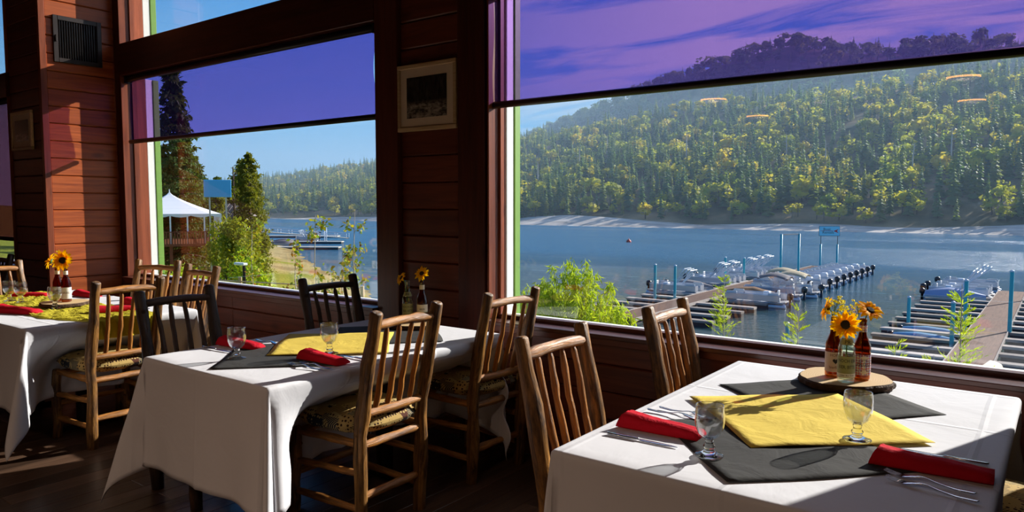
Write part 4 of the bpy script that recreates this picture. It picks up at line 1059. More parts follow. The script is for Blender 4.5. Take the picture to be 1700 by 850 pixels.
# ================================================================== outside: lake, hills, shore
ZW = -8.2
def interp(tab, u): return float(np.interp(u, [q[0] for q in tab], [q[1] for q in tab]))
FR = [(-3.0, 14), (-1.9, 20), (-1.455, 26), (-1.263, 33), (-1.079, 39), (-0.897, 49), (-0.741, 57), (-0.6225, 63), (-0.478, 71), (-0.388, 74), (-0.283, 77), (-0.177, 78), (-0.044, 79), (0.3, 76), (0.8, 70)]
RE = [(-3.0, 25), (-1.5, 32), (-1.0, 46), (-0.819, 72), (-0.741, 90), (-0.6225, 124), (-0.4786, 160), (-0.406, 180), (-0.307, 193), (-0.2327, 178), (-0.165, 172), (-0.0795, 168), (-0.045, 156), (0.1, 150), (0.8, 110)]
def hill_z(x, y):
    u = x / y; f, r_ = interp(FR, u), interp(RE, u)
    bump_ = 2.5 * math.sin(x * 0.031 + y * 0.011) * math.sin(y * 0.027 + 1.3) * min(1, max(0, (y - 285) / 60))
    if y < 275: return ZW + (y - 275) * 0.06
    if y < 560:
        t = (y - 275) / 285; return ZW + 1.5 * min(1, t * 20) + (f - ZW - 1.5) * (0.12 * t + 0.88 * t ** 1.12) + bump_
    if y < 660:
        t = (y - 560) / 100; return f - 5 * math.sin(t * PI / 2) + bump_
    if y < 950:
        t = (y - 660) / 290; b0 = f - 5; return b0 + (max(r_, b0 - 15) - b0) * (t * t * (3 - 2 * t)) + bump_
    t = (y - 950) / 300; return r_ * (1 - 0.5 * t * t) + bump_
us = np.linspace(-2.4, 0.7, 110); ys = np.concatenate([np.linspace(268, 300, 8), np.linspace(310, 1200, 62)])
P = np.zeros((len(us), len(ys), 3))
for i, u in enumerate(us):
    for j, y in enumerate(ys): P[i, j] = (u * y, y, hill_z(u * y, y))
tag(obj('hill', grid_mesh('hill', P, M['hill_ground'])), 'forested hillside across the lake', kind='structure')
# bare gravel shore below the far trees
xs = np.linspace(-700, 200, 160); vs = np.linspace(0, 1, 7); P = np.zeros((160, 7, 3))
for i, x in enumerate(xs):
    h = 3.0 + 1.2 * math.sin(x * 0.02) + 0.7 * math.sin(x * 0.071 + 1)
    for j, v_ in enumerate(vs): P[i, j] = (x, 264 + 4 * math.sin(x * 0.013) + v_ * (22 + 4 * math.sin(x * 0.05)), ZW - 0.4 + (h + 0.4) * v_ + 0.07 * math.sin(x * 0.9 + j * 2) * v_)
tag(obj('far_shore', grid_mesh('far_shore', P, M['shore_gravel'])), 'pale gravel shoreline across the lake', kind='structure')
P = np.array([[(-900, -50, ZW), (-900, 300, ZW)], [(500, -50, ZW), (500, 300, ZW)]], dtype=float)
tag(obj('lake', grid_mesh('lake', P, M['lake'], False)), 'blue lake water', kind='structure')

SH = [(-420, 245), (-163, 111), (-133, 97), (-93.5, 72.5), (-63.7, 56), (-45, 42), (-20, 30), (10, 27), (90, 27)]
def shore_y(x): return interp(SH, x)
def bank_z(x, y):
    d_ = (shore_y(x) - y) * (0.85 if x < -40 else 1.0)
    if d_ < 0: return ZW + d_ * 0.10
    z1 = ZW + min(d_, 15) * 0.17 + max(0, d_ - 15) * 0.08 + 0.18 * math.sin(x * 0.6) * math.sin(y * 0.5)
    z2 = -1.0 - max(0, y - 3.6) * 0.40
    return max(z1, z2)
xs = np.concatenate([np.linspace(-420, -100, 50), np.linspace(-98, 60, 130)]); ys = np.concatenate([np.linspace(2.96, 30, 40), np.linspace(31, 260, 110)])
P = np.zeros((len(xs), len(ys), 3))
for i, x in enumerate(xs):
    for j, y in enumerate(ys): P[i, j] = (x, y, max(bank_z(x, y), ZW - 3))
tag(obj('bank', grid_mesh('bank', P, M['bank_ground'])), 'grassy bank and sandy beach below the windows', kind='structure')

# ------------------------------------------------------------------ forest across the lake
def conifer_arrays(seed, H=1.0, R=0.17, lev=13, nb=6):
    rr = np.random.default_rng(seed); V = []; F = []; mi = []
    def q4(a, b, c, d_, m_): o = len(V); V.extend([a, b, c, d_]); F.append((o, o + 1, o + 2, o + 3)); mi.append(m_)
    for k in range(4):
        a0, a1 = k * PI / 2, (k + 1) * PI / 2; r0, r1 = 0.014, 0.006
        q4((r0 * math.cos(a0), r0 * math.sin(a0), -0.03), (r0 * math.cos(a1), r0 * math.sin(a1), -0.03), (r1 * math.cos(a1), r1 * math.sin(a1), 0.8), (r1 * math.cos(a0), r1 * math.sin(a0), 0.8), 1)
    for l in range(lev):
        t = l / (lev - 1); z = 0.10 + 0.86 * t; rad = R * (1 - t) ** 0.8 * rr.uniform(0.78, 1.18) + 0.012
        for k in range(nb):
            a = 2 * PI * (k + rr.uniform(-0.3, 0.3)) / nb + l * 1.1; r_ = rad * rr.uniform(0.7, 1.2); w_ = rad * rr.uniform(0.42, 0.62) + 0.008
            dx, dy = math.cos(a), math.sin(a); droop = rr.uniform(0.2, 0.6) * r_; lift = rr.uniform(0.0, 0.045)
            q4((0, 0, z + 0.035), (dx * r_ * 0.55 - dy * w_, dy * r_ * 0.55 + dx * w_, z - droop * 0.7), (dx * r_, dy * r_, z - droop + lift * 0.3), (dx * r_ * 0.55 + dy * w_, dy * r_ * 0.55 - dx * w_, z - droop * 0.7 + lift), 0)
    for k in range(3):
        a = k * 2.1; q4((0, 0, 1.03), (0.014 * math.cos(a), 0.014 * math.sin(a), 0.95), (0.004, 0, 0.90), (-0.014 * math.cos(a), -0.014 * math.sin(a), 0.95), 0)
    return np.array(V), np.array(F), np.array(mi)
def blob_arrays(seed, n=150, lobes=6, leafs=0.085, W=0.36):
    rr = np.random.default_rng(seed); V = []; F = []; mi = []
    def q4(a, b, c, d_, m_): o = len(V); V.extend([a, b, c, d_]); F.append((o, o + 1, o + 2, o + 3)); mi.append(m_)
    for k in range(4):
        a0, a1 = k * PI / 2, (k + 1) * PI / 2; r0, r1 = 0.028, 0.012
        q4((r0 * math.cos(a0), r0 * math.sin(a0), -0.03), (r0 * math.cos(a1), r0 * math.sin(a1), -0.03), (r1 * math.cos(a1), r1 * math.sin(a1), 0.6), (r1 * math.cos(a0), r1 * math.sin(a0), 0.6), 1)
    cs = [(rr.uniform(-W * 0.55, W * 0.55), rr.uniform(-W * 0.55, W * 0.55), rr.uniform(0.32, 0.80), rr.uniform(0.14, 0.23)) for _ in range(lobes)]
    for k in range(n):
        c = cs[k % lobes]; d_ = rr.normal(size=3); d_ /= np.linalg.norm(d_); p = np.array(c[:3]) + d_ * c[3] * rr.uniform(0.7, 1.05) * np.array([1, 1, 0.85])
        nn = d_ + rr.normal(size=3) * 0.5; nn /= np.linalg.norm(nn); a = np.cross(nn, [0.3, 0.2, 1]); a /= np.linalg.norm(a); b_ = np.cross(nn, a); s_ = leafs * rr.uniform(0.6, 1.2)
        q4(tuple(p - a * s_), tuple(p - b_ * s_ * 0.8), tuple(p + a * s_), tuple(p + b_ * s_ * 0.8), 0)
    return np.array(V), np.array(F), np.array(mi)
CON = [conifer_arrays(s_, R=r_, lev=l_) for s_, r_, l_ in ((1, 0.15, 13), (2, 0.19, 12), (3, 0.13, 14), (4, 0.17, 13))]
BRD = [blob_arrays(s_) for s_ in (11, 12, 13)]
con_me = [np_mesh('conifer', *a[:2], [M['needles_far'], M['bark_dark']], mi=a[2]) for a in CON]
brd_me = [np_mesh('broadleaf_tree', *a[:2], [M['broadleaf_far'], M['bark_dark']], mi=a[2]) for a in BRD]
def in_view(x, y):
    """through one of the two lake windows, seen from the dining room"""
    u = x / y; return -1.47 < u < -1.083 or -0.75 < u < 0.03
fr_ = np.random.default_rng(5); spots = []
def clump(x, y): return 0.5 + 0.5 * math.sin(x * 0.045 + 1.7 * math.sin(y * 0.03)) * math.cos(y * 0.038 + 1.2 * math.sin(x * 0.021))
while len(spots) < 4600:
    t = fr_.random() ** 1.15; y = 283 + t * 290; u = fr_.uniform(-1.75, 0.22); x = u * y
    if fr_.random() < (0.9 if t < 0.12 else 0.35 * (1 - t)) * (1 - clump(x * 1.3, y * 1.7)): continue
    broad = fr_.random() < (0.20 + 0.30 * clump(x, y))
    h = fr_.uniform(8.5, 18.5) * (1 - 0.1 * t) if not broad else fr_.uniform(6.5, 12.5)
    if y < 296: h *= 0.75
    spots.append((x, y, h, broad))
for _ in range(1300):
    y = fr_.uniform(700, 985); u = fr_.uniform(-0.95, 0.2); spots.append((u * y, y, fr_.uniform(11, 19), fr_.random() < 0.65))
near = sorted([s_ for s_ in spots if in_view(s_[0], s_[1])], key=lambda s_: -s_[2] / math.hypot(s_[0], s_[1]))
pick_c = [s_ for s_ in near if not s_[3]][:200]; pick_b = [s_ for s_ in near if s_[3]][:95]
chosen = set(pick_c) | set(pick_b)
for k, s_ in enumerate(pick_c + pick_b):
    x, y, h, br = s_; me = (brd_me if br else con_me)[k % (3 if br else 4)]
    o = obj('broadleaf_tree' if br else 'conifer', me, None, (x, y, hill_z(x, y) - 0.1), fr_.uniform(0, 6.28)); wdt = h * fr_.uniform(0.9, 1.15) if not br else h * fr_.uniform(1.0, 1.35)
    o.scale = (wdt, wdt, h)
    tag(o, 'yellow-green broadleaf tree on the forested hillside across the lake' if br else 'dark green conifer on the forested hillside across the lake', 'tree', 'broadleaf trees across the lake' if br else 'conifers across the lake')
def mass(name, label, arrs, pts, mats):
    VV, FF, MI, RN = [], [], [], []; off = 0
    for (x, y, h, br) in pts:
        V, F, mi = arrs[int(fr_.integers(len(arrs)))]; a = fr_.uniform(0, 6.28); c, s_ = math.cos(a), math.sin(a); wdt = h * (fr_.uniform(0.9, 1.2) if not br else fr_.uniform(1.0, 1.35))
        Q_ = np.empty_like(V); Q_[:, 0] = (V[:, 0] * c - V[:, 1] * s_) * wdt + x; Q_[:, 1] = (V[:, 0] * s_ + V[:, 1] * c) * wdt + y; Q_[:, 2] = V[:, 2] * h + hill_z(x, y) - 0.1
        VV.append(Q_); FF.append(F + off); MI.append(mi); RN.append(np.full(len(V), fr_.random())); off += len(V)
    me = np_mesh(name, np.concatenate(VV), np.concatenate(FF), mats, attr=np.concatenate(RN), mi=np.concatenate(MI))
    return tag(obj(name, me), label, 'forest', None, 'stuff')
mass('forest_conifers', 'dense conifer forest covering the hill across the lake', CON, [s_ for s_ in spots if s_ not in chosen and not s_[3]], [M['needles_far'], M['bark_dark']])
mass('forest_ridge', 'dark round-topped forest on the far ridge', BRD, [s_ for s_ in spots if s_ not in chosen and s_[3] and s_[1] > 650], [M['needles_far'], M['bark_dark']])
mass('forest_broadleaf', 'yellow-green broadleaf trees mixed through the hill forest', BRD, [s_ for s_ in spots if s_ not in chosen and s_[3] and s_[1] <= 650], [M['broadleaf_far'], M['bark_dark']])
# a few bare grey snags standing above the canopy
for k in range(16):
    y = fr_.uniform(330, 540); u = (-0.70, -0.62, -0.57, -0.5, -0.44, -0.40, -0.34, -0.30, -0.25, -0.2, -0.15, -0.11, -0.06, -0.02, -1.2, -1.12)[k]; h = fr_.uniform(15, 21)
    b = MB(); b.tube([(0, 0, 0), (fr_.uniform(-.3, .3), 0, h * 0.6), (fr_.uniform(-.5, .5), 0, h)], [0.42, 0.30, 0.08], 6)
    for q in range(6):
        zq = h * fr_.uniform(0.45, 0.95); a = fr_.uniform(0, 6.28); b.tube([(0, 0, zq), (math.cos(a) * 1.3, math.sin(a) * 1.3, zq + 0.4)], [0.12, 0.05], 4)
    tag(b.build('dead_tree', M['snag_grey'], None, False, (u * y, y, hill_z(u * y, y) - 0.2)), 'bare grey dead trunk among the hillside conifers', 'tree', 'dead trunks on the hill')
# ------------------------------------------------------------------ nearer trees and shrubs on our side of the lake
def leaf_quads(centres, n_, size, aspect=0.5, droop=0.0, shell=0.55, seed=0):
    rr = np.random.default_rng(seed); C_ = np.array(centres, dtype=float); k = rr.integers(len(C_), size=n_)
    d_ = rr.normal(size=(n_, 3)); d_ /= np.linalg.norm(d_, axis=1)[:, None]
    p = C_[k, :3] + d_ * C_[k, 3:6] * (shell + (1 - shell) * rr.random(n_))[:, None]
    ax = rr.normal(size=(n_, 3)); ax[:, 2] -= droop * 2; ax /= np.linalg.norm(ax, axis=1)[:, None]
    sd_ = np.cross(ax, rr.normal(size=(n_, 3))); sd_ /= np.linalg.norm(sd_, axis=1)[:, None]
    L = size * rr.uniform(0.6, 1.25, n_)[:, None]; W_ = L * aspect / 2
    V = np.stack([p, p + ax * L * 0.45 + sd_ * W_, p + ax * L, p + ax * L * 0.45 - sd_ * W_], 1).reshape(-1, 3)
    F = np.arange(n_ * 4).reshape(-1, 4); return V, F, np.repeat(rr.random(n_), 4)
def leafy(name, label, base, stems, centres, n_, size, mat, bark='bark_dark', aspect=0.5, droop=0.0, cat='shrub', group=None, seed=0, shell=0.5):
    t = thing(name, label, cat, base, group=group)
    V, F, A = leaf_quads(centres, n_, size, aspect, droop, shell, seed)
    obj('foliage', np_mesh('foliage', V, F, M[mat], attr=A), t)
    b = MB()
    for pts, r0 in stems: b.tube(pts, [lerp(r0, r0 * 0.3, i / (len(pts) - 1)) for i in range(len(pts))], 6)
    b.build('trunk' if cat == 'tree' else 'stems', M[bark], t, True)
    return t
def near_conifer(label, base, H, W_, mat, seed, dens=1.0, taper=0.85, z_low=0.08, group=None):
    rr = random.Random(seed); t = thing('conifer', label, 'tree', base, group=group)
    cs = []; lev = int(26); b = MB(); b.tube([(0, 0, 0), (0.05, 0, H * 0.5), (0, 0, H)], [W_ * 0.05, W_ * 0.03, 0.02], 7)
    for l in range(lev):
        tt = l / (lev - 1); z = H * (z_low + (0.99 - z_low) * tt); R_ = W_ / 2 * ((1 - tt) ** taper) * rr.uniform(0.7, 1.15) + 0.05 * W_
        for k in range(7):
            a = rr.uniform(0, 6.28); r_ = R_ * rr.uniform(0.75, 1.1); b.tube([(0, 0, z + 0.1), (math.cos(a) * r_ * 0.85, math.sin(a) * r_ * 0.85, z - r_ * 0.15)], [0.02 * W_ * (1 - tt) + 0.005, 0.006], 4, cap=False)
            for f in (0.45, 0.8):
                s_ = 0.20 * R_ + 0.02 * W_; cs.append((math.cos(a) * r_ * f, math.sin(a) * r_ * f, z - r_ * 0.2 * f, s_ * 1.2, s_ * 1.2, s_ * 0.6))
    V, F, A = leaf_quads(cs, int(5200 * dens), H * 0.030, 0.45, 0.5, 0.2, seed); obj('foliage', np_mesh('foliage', V, F, M[mat], attr=A), t); b.build('trunk', M['bark_dark'], t, True)
G = lambda x, y: bank_z(x, y) - 0.1
def conf(label, x, y, ztop, W_, mat, seed, **k):
    z = G(x, y); near_conifer(label, (x, y, z), ztop - z, W_, mat, seed, **k)
gl = 'trees beside the tent'
conf('tallest dark conifer behind the roller shade, above the white tent', -74.7, 40.5, 16.2, 5.6, 'needles_near', 1, dens=1.3, taper=0.6, z_low=0.25, group=gl)
conf('dense dark cedar standing just behind the white tent', -68.3, 37.7, 7.4, 7.0, 'needles_near', 2, dens=2.0, taper=0.55, group=gl)
conf('slim olive conifer left of the blue board', -80.5, 45.0, 8.6, 4.6, 'needles_olive', 3, taper=0.7, group=gl)
conf('dark conifer at the window edge behind the tent roof', -79.7, 41.5, 7.6, 4.0, 'needles_near', 4, taper=0.7, group=gl)
conf('rounded olive cedar right of the blue board', -76.8, 50.6, 7.2, 5.4, 'needles_olive', 5, dens=1.8, taper=0.5, z_low=0.03, group=gl)
conf('low cedar beside the grey roofed building', -88.0, 50.5, 5.0, 4.4, 'needles_near', 6, dens=1.2, taper=0.5, group=gl)
for k, (x, y, zt_, w_, mt, l_) in enumerate(((-92, 50.5, 8.5, 6.5, 'needles_near', 'dark conifer behind the blue board, left of its posts'), (-96, 49.5, 9.5, 6.5, 'needles_near', 'dark conifer far behind the tent peaks'),
    (-93, 60.0, 7.5, 6.0, 'needles_olive', 'olive conifer far behind the grey roof'), (-98, 65.5, 6.0, 5.5, 'needles_olive', 'olive conifer at the lake edge of the grove'), (-73, 35.0, 6.0, 5.5, 'needles_near', 'dark conifer crowding the tent from behind'),
    (-86.8, 49.7, 7.2, 6.0, 'needles_near', 'dark conifer just left behind the blue board'), (-97, 58.8, 5.2, 8.0, 'needles_near', 'broad dark conifer straight behind the blue board'), (-92.5, 58.6, 4.4, 5.5, 'needles_olive', 'low olive conifer under the thin yellow tree'),
    (-86, 46.5, 7.4, 5.5, 'needles_olive', 'olive conifer between tent and blue board'), (-70.5, 42.5, 3.0, 5.0, 'needles_olive', 'short olive conifer below the blue board'))): conf(l_, x, y, zt_, w_, mt, 70 + k, dens=1.3, taper=0.6, group=gl)
x, y = -82.0, 51.8; z = G(x, y)
rr = random.Random(8); st = [([(0, 0, 0), (0.2, 0, 6), (0.1, 0, 12.0)], 0.22)]; ce = []
for k in range(16):
    a = rr.uniform(0, 6.28); q = rr.uniform(4, 11); l_ = rr.uniform(1.0, 2.1); tip = (math.cos(a) * l_, math.sin(a) * l_, q + rr.uniform(0.8, 1.8)); st.append(([(0.1, 0, q), tip], 0.07)); ce.append((*tip, 0.55, 0.55, 0.55))
leafy('thin_tree', 'thin half-bare tree with yellow leaves above the blue board', (x, y, z), st, ce, 420, 0.34, 'leaves_olive', cat='tree', seed=9, group=gl)
def bush(label, x, y, ztop, W_, mat, seed, n_=2600, size=None, aspect=0.5, droop=0.2, group='shrubs on the bank', name='leafy_shrub', bark='bark_dark'):
    z = G(x, y); H = ztop - z; rr = random.Random(seed); ce = []; st = []
    for k in range(13):
        a = rr.uniform(0, 6.28); q = rr.random() ** 0.6; hh = H * rr.uniform(0.25, 0.92) * (1 - 0.25 * q); r_ = W_ / 2 * q * 0.75; p = (math.cos(a) * r_, math.sin(a) * r_, hh)
        ce.append((*p, W_ * 0.19, W_ * 0.19, H * 0.13)); st.append(([(0, 0, 0), (p[0] * 0.5, p[1] * 0.5, hh * 0.6), p], 0.012 * H))
    leafy(name, label, (x, y, z), st, ce, n_, size or H * 0.05, mat, bark, aspect, droop, seed=seed, group=group)
bush('tall yellow-green shrub in front of the grey roofed building', -35.6, 22.5, 1.1, 3.3, 'leaves_olive', 21, 4200, 0.24)
bush('olive shrub leaning against the tent deck', -50.6, 31.3, 1.2, 3.2, 'leaves_olive', 22, 3200, 0.30)
bush('low bright shrub below the tent deck', -33.5, 18.0, -0.75, 5.0, 'leaves_bright', 23, 4200, 0.24)
bush('low olive shrub at the foot of the slope by the white casing', -30.0, 16.4, -1.0, 4.6, 'leaves_bright', 24, 3600, 0.24)
bush('bright low shrub against the white window casing', -24.7, 13.2, -0.45, 3.4, 'leaves_bright', 27, 4200, 0.17)
bush('yellowish low shrub in front of the tent deck legs', -24.3, 13.9, -0.75, 3.0, 'leaves_olive', 28, 3600, 0.17)
bush('rounded green shrub beside the sandy beach', -30.2, 19.6, -0.5, 2.8, 'leaves_bright', 25, 3000, 0.20)
bush('small yellow shrub at the top of the beach', -60, 39.5, -0.2, 4.0, 'leaves_olive', 26, 2600, 0.34)
# leafy saplings right outside the left lake window
def sapling(label, x, y, ztop, W_, seed, n_=150, size=0.085):
    n_ = int(n_ * 1.7)
    z = G(x, y); H = ztop - z; rr = random.Random(seed); ce = []; main = [(0, 0, 0), (0.05, 0.02, H * 0.5), (-0.03, 0.0, H * 0.8), (0.02, 0, H)]; st = [(main, 0.016)]
    for k in range(12):
        q = H * rr.uniform(0.45, 0.97); a = rr.uniform(0, 6.28); l_ = W_ * rr.uniform(0.3, 0.6) * (1.15 - q / H * 0.6); tip = (math.cos(a) * l_, math.sin(a) * l_, q + l_ * 0.7); st.append(([(0, 0, q), tip], 0.006)); ce.append((*tip, 0.10, 0.10, 0.16)); ce.append((tip[0] * 0.6, tip[1] * 0.6, q + l_ * 0.4, 0.08, 0.08, 0.1))
    leafy('sapling', label, (x, y, z), st, ce, n_, size, 'leaves_sapling', 'pale_bark', 0.6, 0.3, 'sapling', 'young saplings outside the window', seed, 0.1)
sapling('leafy sapling in front of the olive shrub, nearest the beach', -12.5, 8.27, 1.05, 0.75, 31, 300)
sapling('thin sapling in the middle of the left lake view', -10.24, 8.0, 1.25, 0.55, 32, 170)
sapling('thin sapling beside the bead chain of the shade', -9.45, 8.18, 1.30, 0.50, 33, 150)
sapling('short sapling over the floating docks', -11.25, 8.34, 0.85, 0.45, 34, 120)
sapling('bushy sapling between the two thin ones', -10.02, 8.40, 0.75, 0.6, 35, 230)
# willow-like shrubs and feathery young conifers under the wide window
def willow(label, x, y, ztop, W_, seed, n_):
    z = G(x, y); H = ztop - z; rr = random.Random(seed); ce = []; st = []
    for k in range(34):
        a = rr.uniform(0, 6.28); q = rr.random() ** 0.55; l_ = W_ / 2 * q; hh = H - 1.05 * W_ * 0.5 * q ** 1.6 * rr.uniform(0.5, 1.2) - rr.uniform(0, 0.25) * (k > 0); p = (math.cos(a) * l_, math.sin(a) * l_, hh)
        st.append(([(p[0] * 0.1, p[1] * 0.1, 0), (p[0] * 0.6, p[1] * 0.6, hh - 0.9), p], 0.010))
        for f in range(7): ce.append((p[0] * (1 - 0.06 * f), p[1] * (1 - 0.06 * f), hh - 0.20 * f, 0.10 + 0.03 * f, 0.10 + 0.03 * f, 0.16))
    leafy('willow_shrub', label, (x, y, z), st, ce, n_, 0.17, 'leaves_bright', 'pale_bark', 0.17, 0.8, 'shrub', 'willow shrubs under the wide window', seed, 0.1)
willow('tall bright green willow shrub under the wide window', -8.4, 13.4, 0.30, 1.9, 41, 6500)
willow('lower willow shrub spreading right of the tall one', -7.35, 12.9, -0.40, 1.5, 42, 4200)
willow('low willow shrub at the left jamb of the wide window', -9.65, 13.9, -0.30, 1.6, 43, 4200)
def feather(label, x, y, ztop, W_, seed):
    z = G(x, y); H = ztop - z; rr = random.Random(seed); t = thing('young_conifer', label, 'sapling', (x, y, z), group='feathery young conifers under the wide window')
    b = MB(); b.tube([(0, 0, 0), (0.02, 0, H * 0.6), (0, 0, H)], [0.02, 0.012, 0.004], 6); b.build('stem', M['pale_bark'], t, True)
    V = []; F = []; A = []
    def blade(p, d_, L, w_):
        s_ = d_.cross(Vector((rr.uniform(-1, 1), rr.uniform(-1, 1), rr.uniform(-1, 1)))).normalized() * w_; o_ = len(V); V.extend([tuple(p), tuple(p + d_ * L * 0.5 + s_), tuple(p + d_ * L), tuple(p + d_ * L * 0.5 - s_)]); F.append((o_, o_ + 1, o_ + 2, o_ + 3)); A.extend([rr.random()] * 4)
    vis = min(H, 2.2)
    for k in range(95):
        q = rr.random() ** 0.85; zz = H - q * vis; a = rr.uniform(0, 6.28); L = (0.08 + W_ * 0.55 * q ** 0.8) * rr.uniform(0.7, 1.15); d_ = Vector((math.cos(a), math.sin(a), 0.55)).normalized(); p0 = Vector((0, 0, zz))
        for f in range(14):
            u = f / 13; p = p0 + d_ * L * u; dd = (d_ + Vector((rr.uniform(-.6, .6), rr.uniform(-.6, .6), rr.uniform(-.2, .7)))).normalized(); blade(p, dd, 0.095 * (1.1 - 0.5 * u), 0.0065)
        blade(p0, d_, L, 0.004)
    obj('foliage', np_mesh('foliage', V, F, M['leaves_bright'], attr=A), t)
feather('feathery young conifer left of the moored boats', -4.98, 13.1, 0.15, 0.85, 51)
feather('small feathery conifer left of the sunflower bottles', -3.09, 11.1, -0.08, 0.8, 52)
feather('low feathery conifer right of the sunflower bottles', -1.60, 9.9, -0.25, 0.9, 53)
feather('tall feathery conifer in front of the right dock', -0.94, 10.0, 0.50, 0.85, 54)
feather('low feathery conifer at the foot of the tall one', -1.15, 9.6, -0.30, 0.8, 55)
# pale driftwood log and rocks on the bank
x, y = -1.0, 12.2; z = bank_z(x, y)
b = MB(); b.tube([(-0.1, 0, 0.0), (0.0, 0.2, 0.15), (0.28, 0.65, 0.42)], [0.16, 0.15, 0.12], 9, wob=0.1)
t = thing('driftwood_stump', 'bleached driftwood log leaning on a stump below the right dock', 'log', (-0.98, 11.6, -1.28))
b.build('log', M['bleached_wood'], t, True)
b = MB(); b.tube([(-0.12, 0, bank_z(-0.98, 11.6) + 1.2), (-0.1, 0, 0.05)], [0.2, 0.14], 9, wob=0.08); b.build('stump', M['bleached_wood'], t, True)
for k, (px_, py_, s_) in enumerate(((-0.35, 11.0, 0.9), (0.1, 12.0, 1.2), (0.7, 13.4, 1.0), (-2.3, 12.0, 0.8))):
    rr = random.Random(k); b = MB(); b.lathe([(0.02, -0.3), (0.34, -0.2), (0.42, 0.0), (0.33, 0.17), (0.15, 0.26), (0.01, 0.28)], 10)
    b.v = [(v_[0] * rr.uniform(0.8, 1.25) * s_, v_[1] * rr.uniform(0.8, 1.2) * s_, v_[2] * s_) for v_ in b.v]
    tag(b.build('rock', M['rock'], None, False, (px_, py_, bank_z(px_, py_) + 0.1)), ('pale rock on the bank in front of the driftwood log', 'larger pale rock right of the driftwood log', 'pale rock at the photo edge right of the driftwood', 'pale rock hidden low behind the sunflower bottles')[k], 'rock', 'rocks on the bank')

# ------------------------------------------------------------------ white tent on its deck, blue board, building, beach things
TR = math.atan2(0.882, 0.471)
t = thing('event_tent', 'white peaked event tent with scalloped eaves', 'tent', (-61.76, 32.95, -2.1), TR)
HW = 3.9
for k, (cx, cy) in enumerate(((0.0, 0.0), (-1.2, 7.8))):
    n_ = 24; V = []
    for j, f in enumerate((0.0, 0.06, 0.16, 0.32, 0.55, 0.8, 1.0)):
        zz = 4.5 - 1.85 * (f ** 0.72); hw = HW * f
        for q in range(n_):
            a = 2 * PI * (q + 0.5) / n_; c_, s_ = math.cos(a), math.sin(a); m_ = max(abs(c_), abs(s_)); V.append((cx + c_ / m_ * hw, cy + s_ / m_ * hw, zz))
    F = [(j * n_ + q, j * n_ + (q + 1) % n_, (j + 1) * n_ + (q + 1) % n_, (j + 1) * n_ + q) for j in range(6) for q in range(n_)]
    MB().add(V, F).build('roof_peak', M['tent_white'], t, False)
    b = MB(); b.tube([(cx, cy, 4.45), (cx, cy, 4.75)], [0.05, 0.02], 6); b.build('finial', M['tent_white'], t)
    for sd_ in range(4):
        n_ = 20; b = MB()
        for q in range(n_):
            w0, w1 = lerp(-HW, HW, q / n_), lerp(-HW, HW, (q + 1) / n_)
            dr = lambda kk: 0.16 + 0.14 * abs(math.cos(kk * PI / 4))
            pt = lambda w_, z_: (cx + (w_, HW, w_, -HW)[sd_], cy + (-HW, w_, HW, w_)[sd_], z_)
            b.quad(pt(w0, 2.66), pt(w1, 2.66), pt(w1, 2.66 - dr(q + 1)), pt(w0, 2.66 - dr(q)))
        b.build('valance', M['tent_white'], t)
pm = MB().box(-0.06, 0.06, -0.06, 0.06, 0.2, 2.6).mesh('tent_post', M['tent_white'])
for k in range(7):
    for (px_, py_) in ((-HW + 0.05 + k * 1.283, -HW + 0.05), (HW - 0.05, -HW + 0.05 + (k + 1) * 1.4)): obj('tent_post', pm, t, (px_, py_, 0))
t2 = thing('tent_deck', 'red-brown railed wooden deck under the white tent', 'deck', (-61.76, 32.95, -2.1), TR)
MB().box(-4.4, 4.1, -4.15, 9.0, 0.0, 0.2).build('platform', M['deck_red'], t2)
sl = MB().box(-0.045, 0.045, -0.03, 0.03, 0.2, 1.15).mesh('baluster', M['deck_red'])
for k in range(42): obj('baluster', sl, t2, (-4.3 + k * 0.2, -4.1, 0))
for k in range(30): obj('baluster', sl, t2, (4.03, -3.9 + k * 0.43, 0))
MB().box(-4.4, 4.1, -4.15, -4.05, 1.15, 1.22).build('handrail', M['deck_red'], t2); MB().box(4.0, 4.1, -4.15, 9.0, 1.15, 1.22).build('handrail', M['deck_red'], t2)
for px_ in (-4.1, 0.0, 3.8):
    for py_ in (-3.8, 3.0, 8.6): MB().box(px_ - 0.12, px_ + 0.12, py_ - 0.12, py_ + 0.12, -4.5, 0.0).build('deck_leg', M['deck_red'], t2)
t = thing('blue_board', 'blank blue board on two posts among the trees', 'sign', (-53.0, 32.15, G(-53.0, 32.15)), math.atan2(0.86, 0.52))
zz = -G(-53.0, 32.15)
MB().box(-1.0, 1.0, -0.06, 0.06, zz + 1.90, zz + 3.25, 0.02).build('panel', M['sign_blue'], t)
for s_ in (-0.6, 0.6): MB().box(s_ - 0.06, s_ + 0.06, 0.08, 0.18, 0, zz + 3.1).build('post', M['bleached_wood'], t)
t = thing('lakeside_building', 'low building with a grey ribbed roof behind the shrubs', 'building', (-85.0, 52.6, G(-85, 52.6)), math.atan2(0.53, 0.85))
zz = -G(-85, 52.6)
MB().box(-2.0, 2.6, -2.0, 2.0, 0, zz - 0.1).build('wall', M['bleached_wood'], t)
MB().add([(-2.4, -2.5, zz - 0.25), (3.0, -2.5, zz - 0.25), (3.0, 0, zz + 1.35), (-2.4, 0, zz + 1.35), (-2.4, 2.5, zz - 0.25), (3.0, 2.5, zz - 0.25), (-2.4, -2.5, zz - 0.4), (3.0, -2.5, zz - 0.4)], [(0, 1, 2, 3), (3, 2, 5, 4), (6, 7, 1, 0), (0, 3, 4), (1, 5, 2)]).build('roof', M['roof_grey'], t)
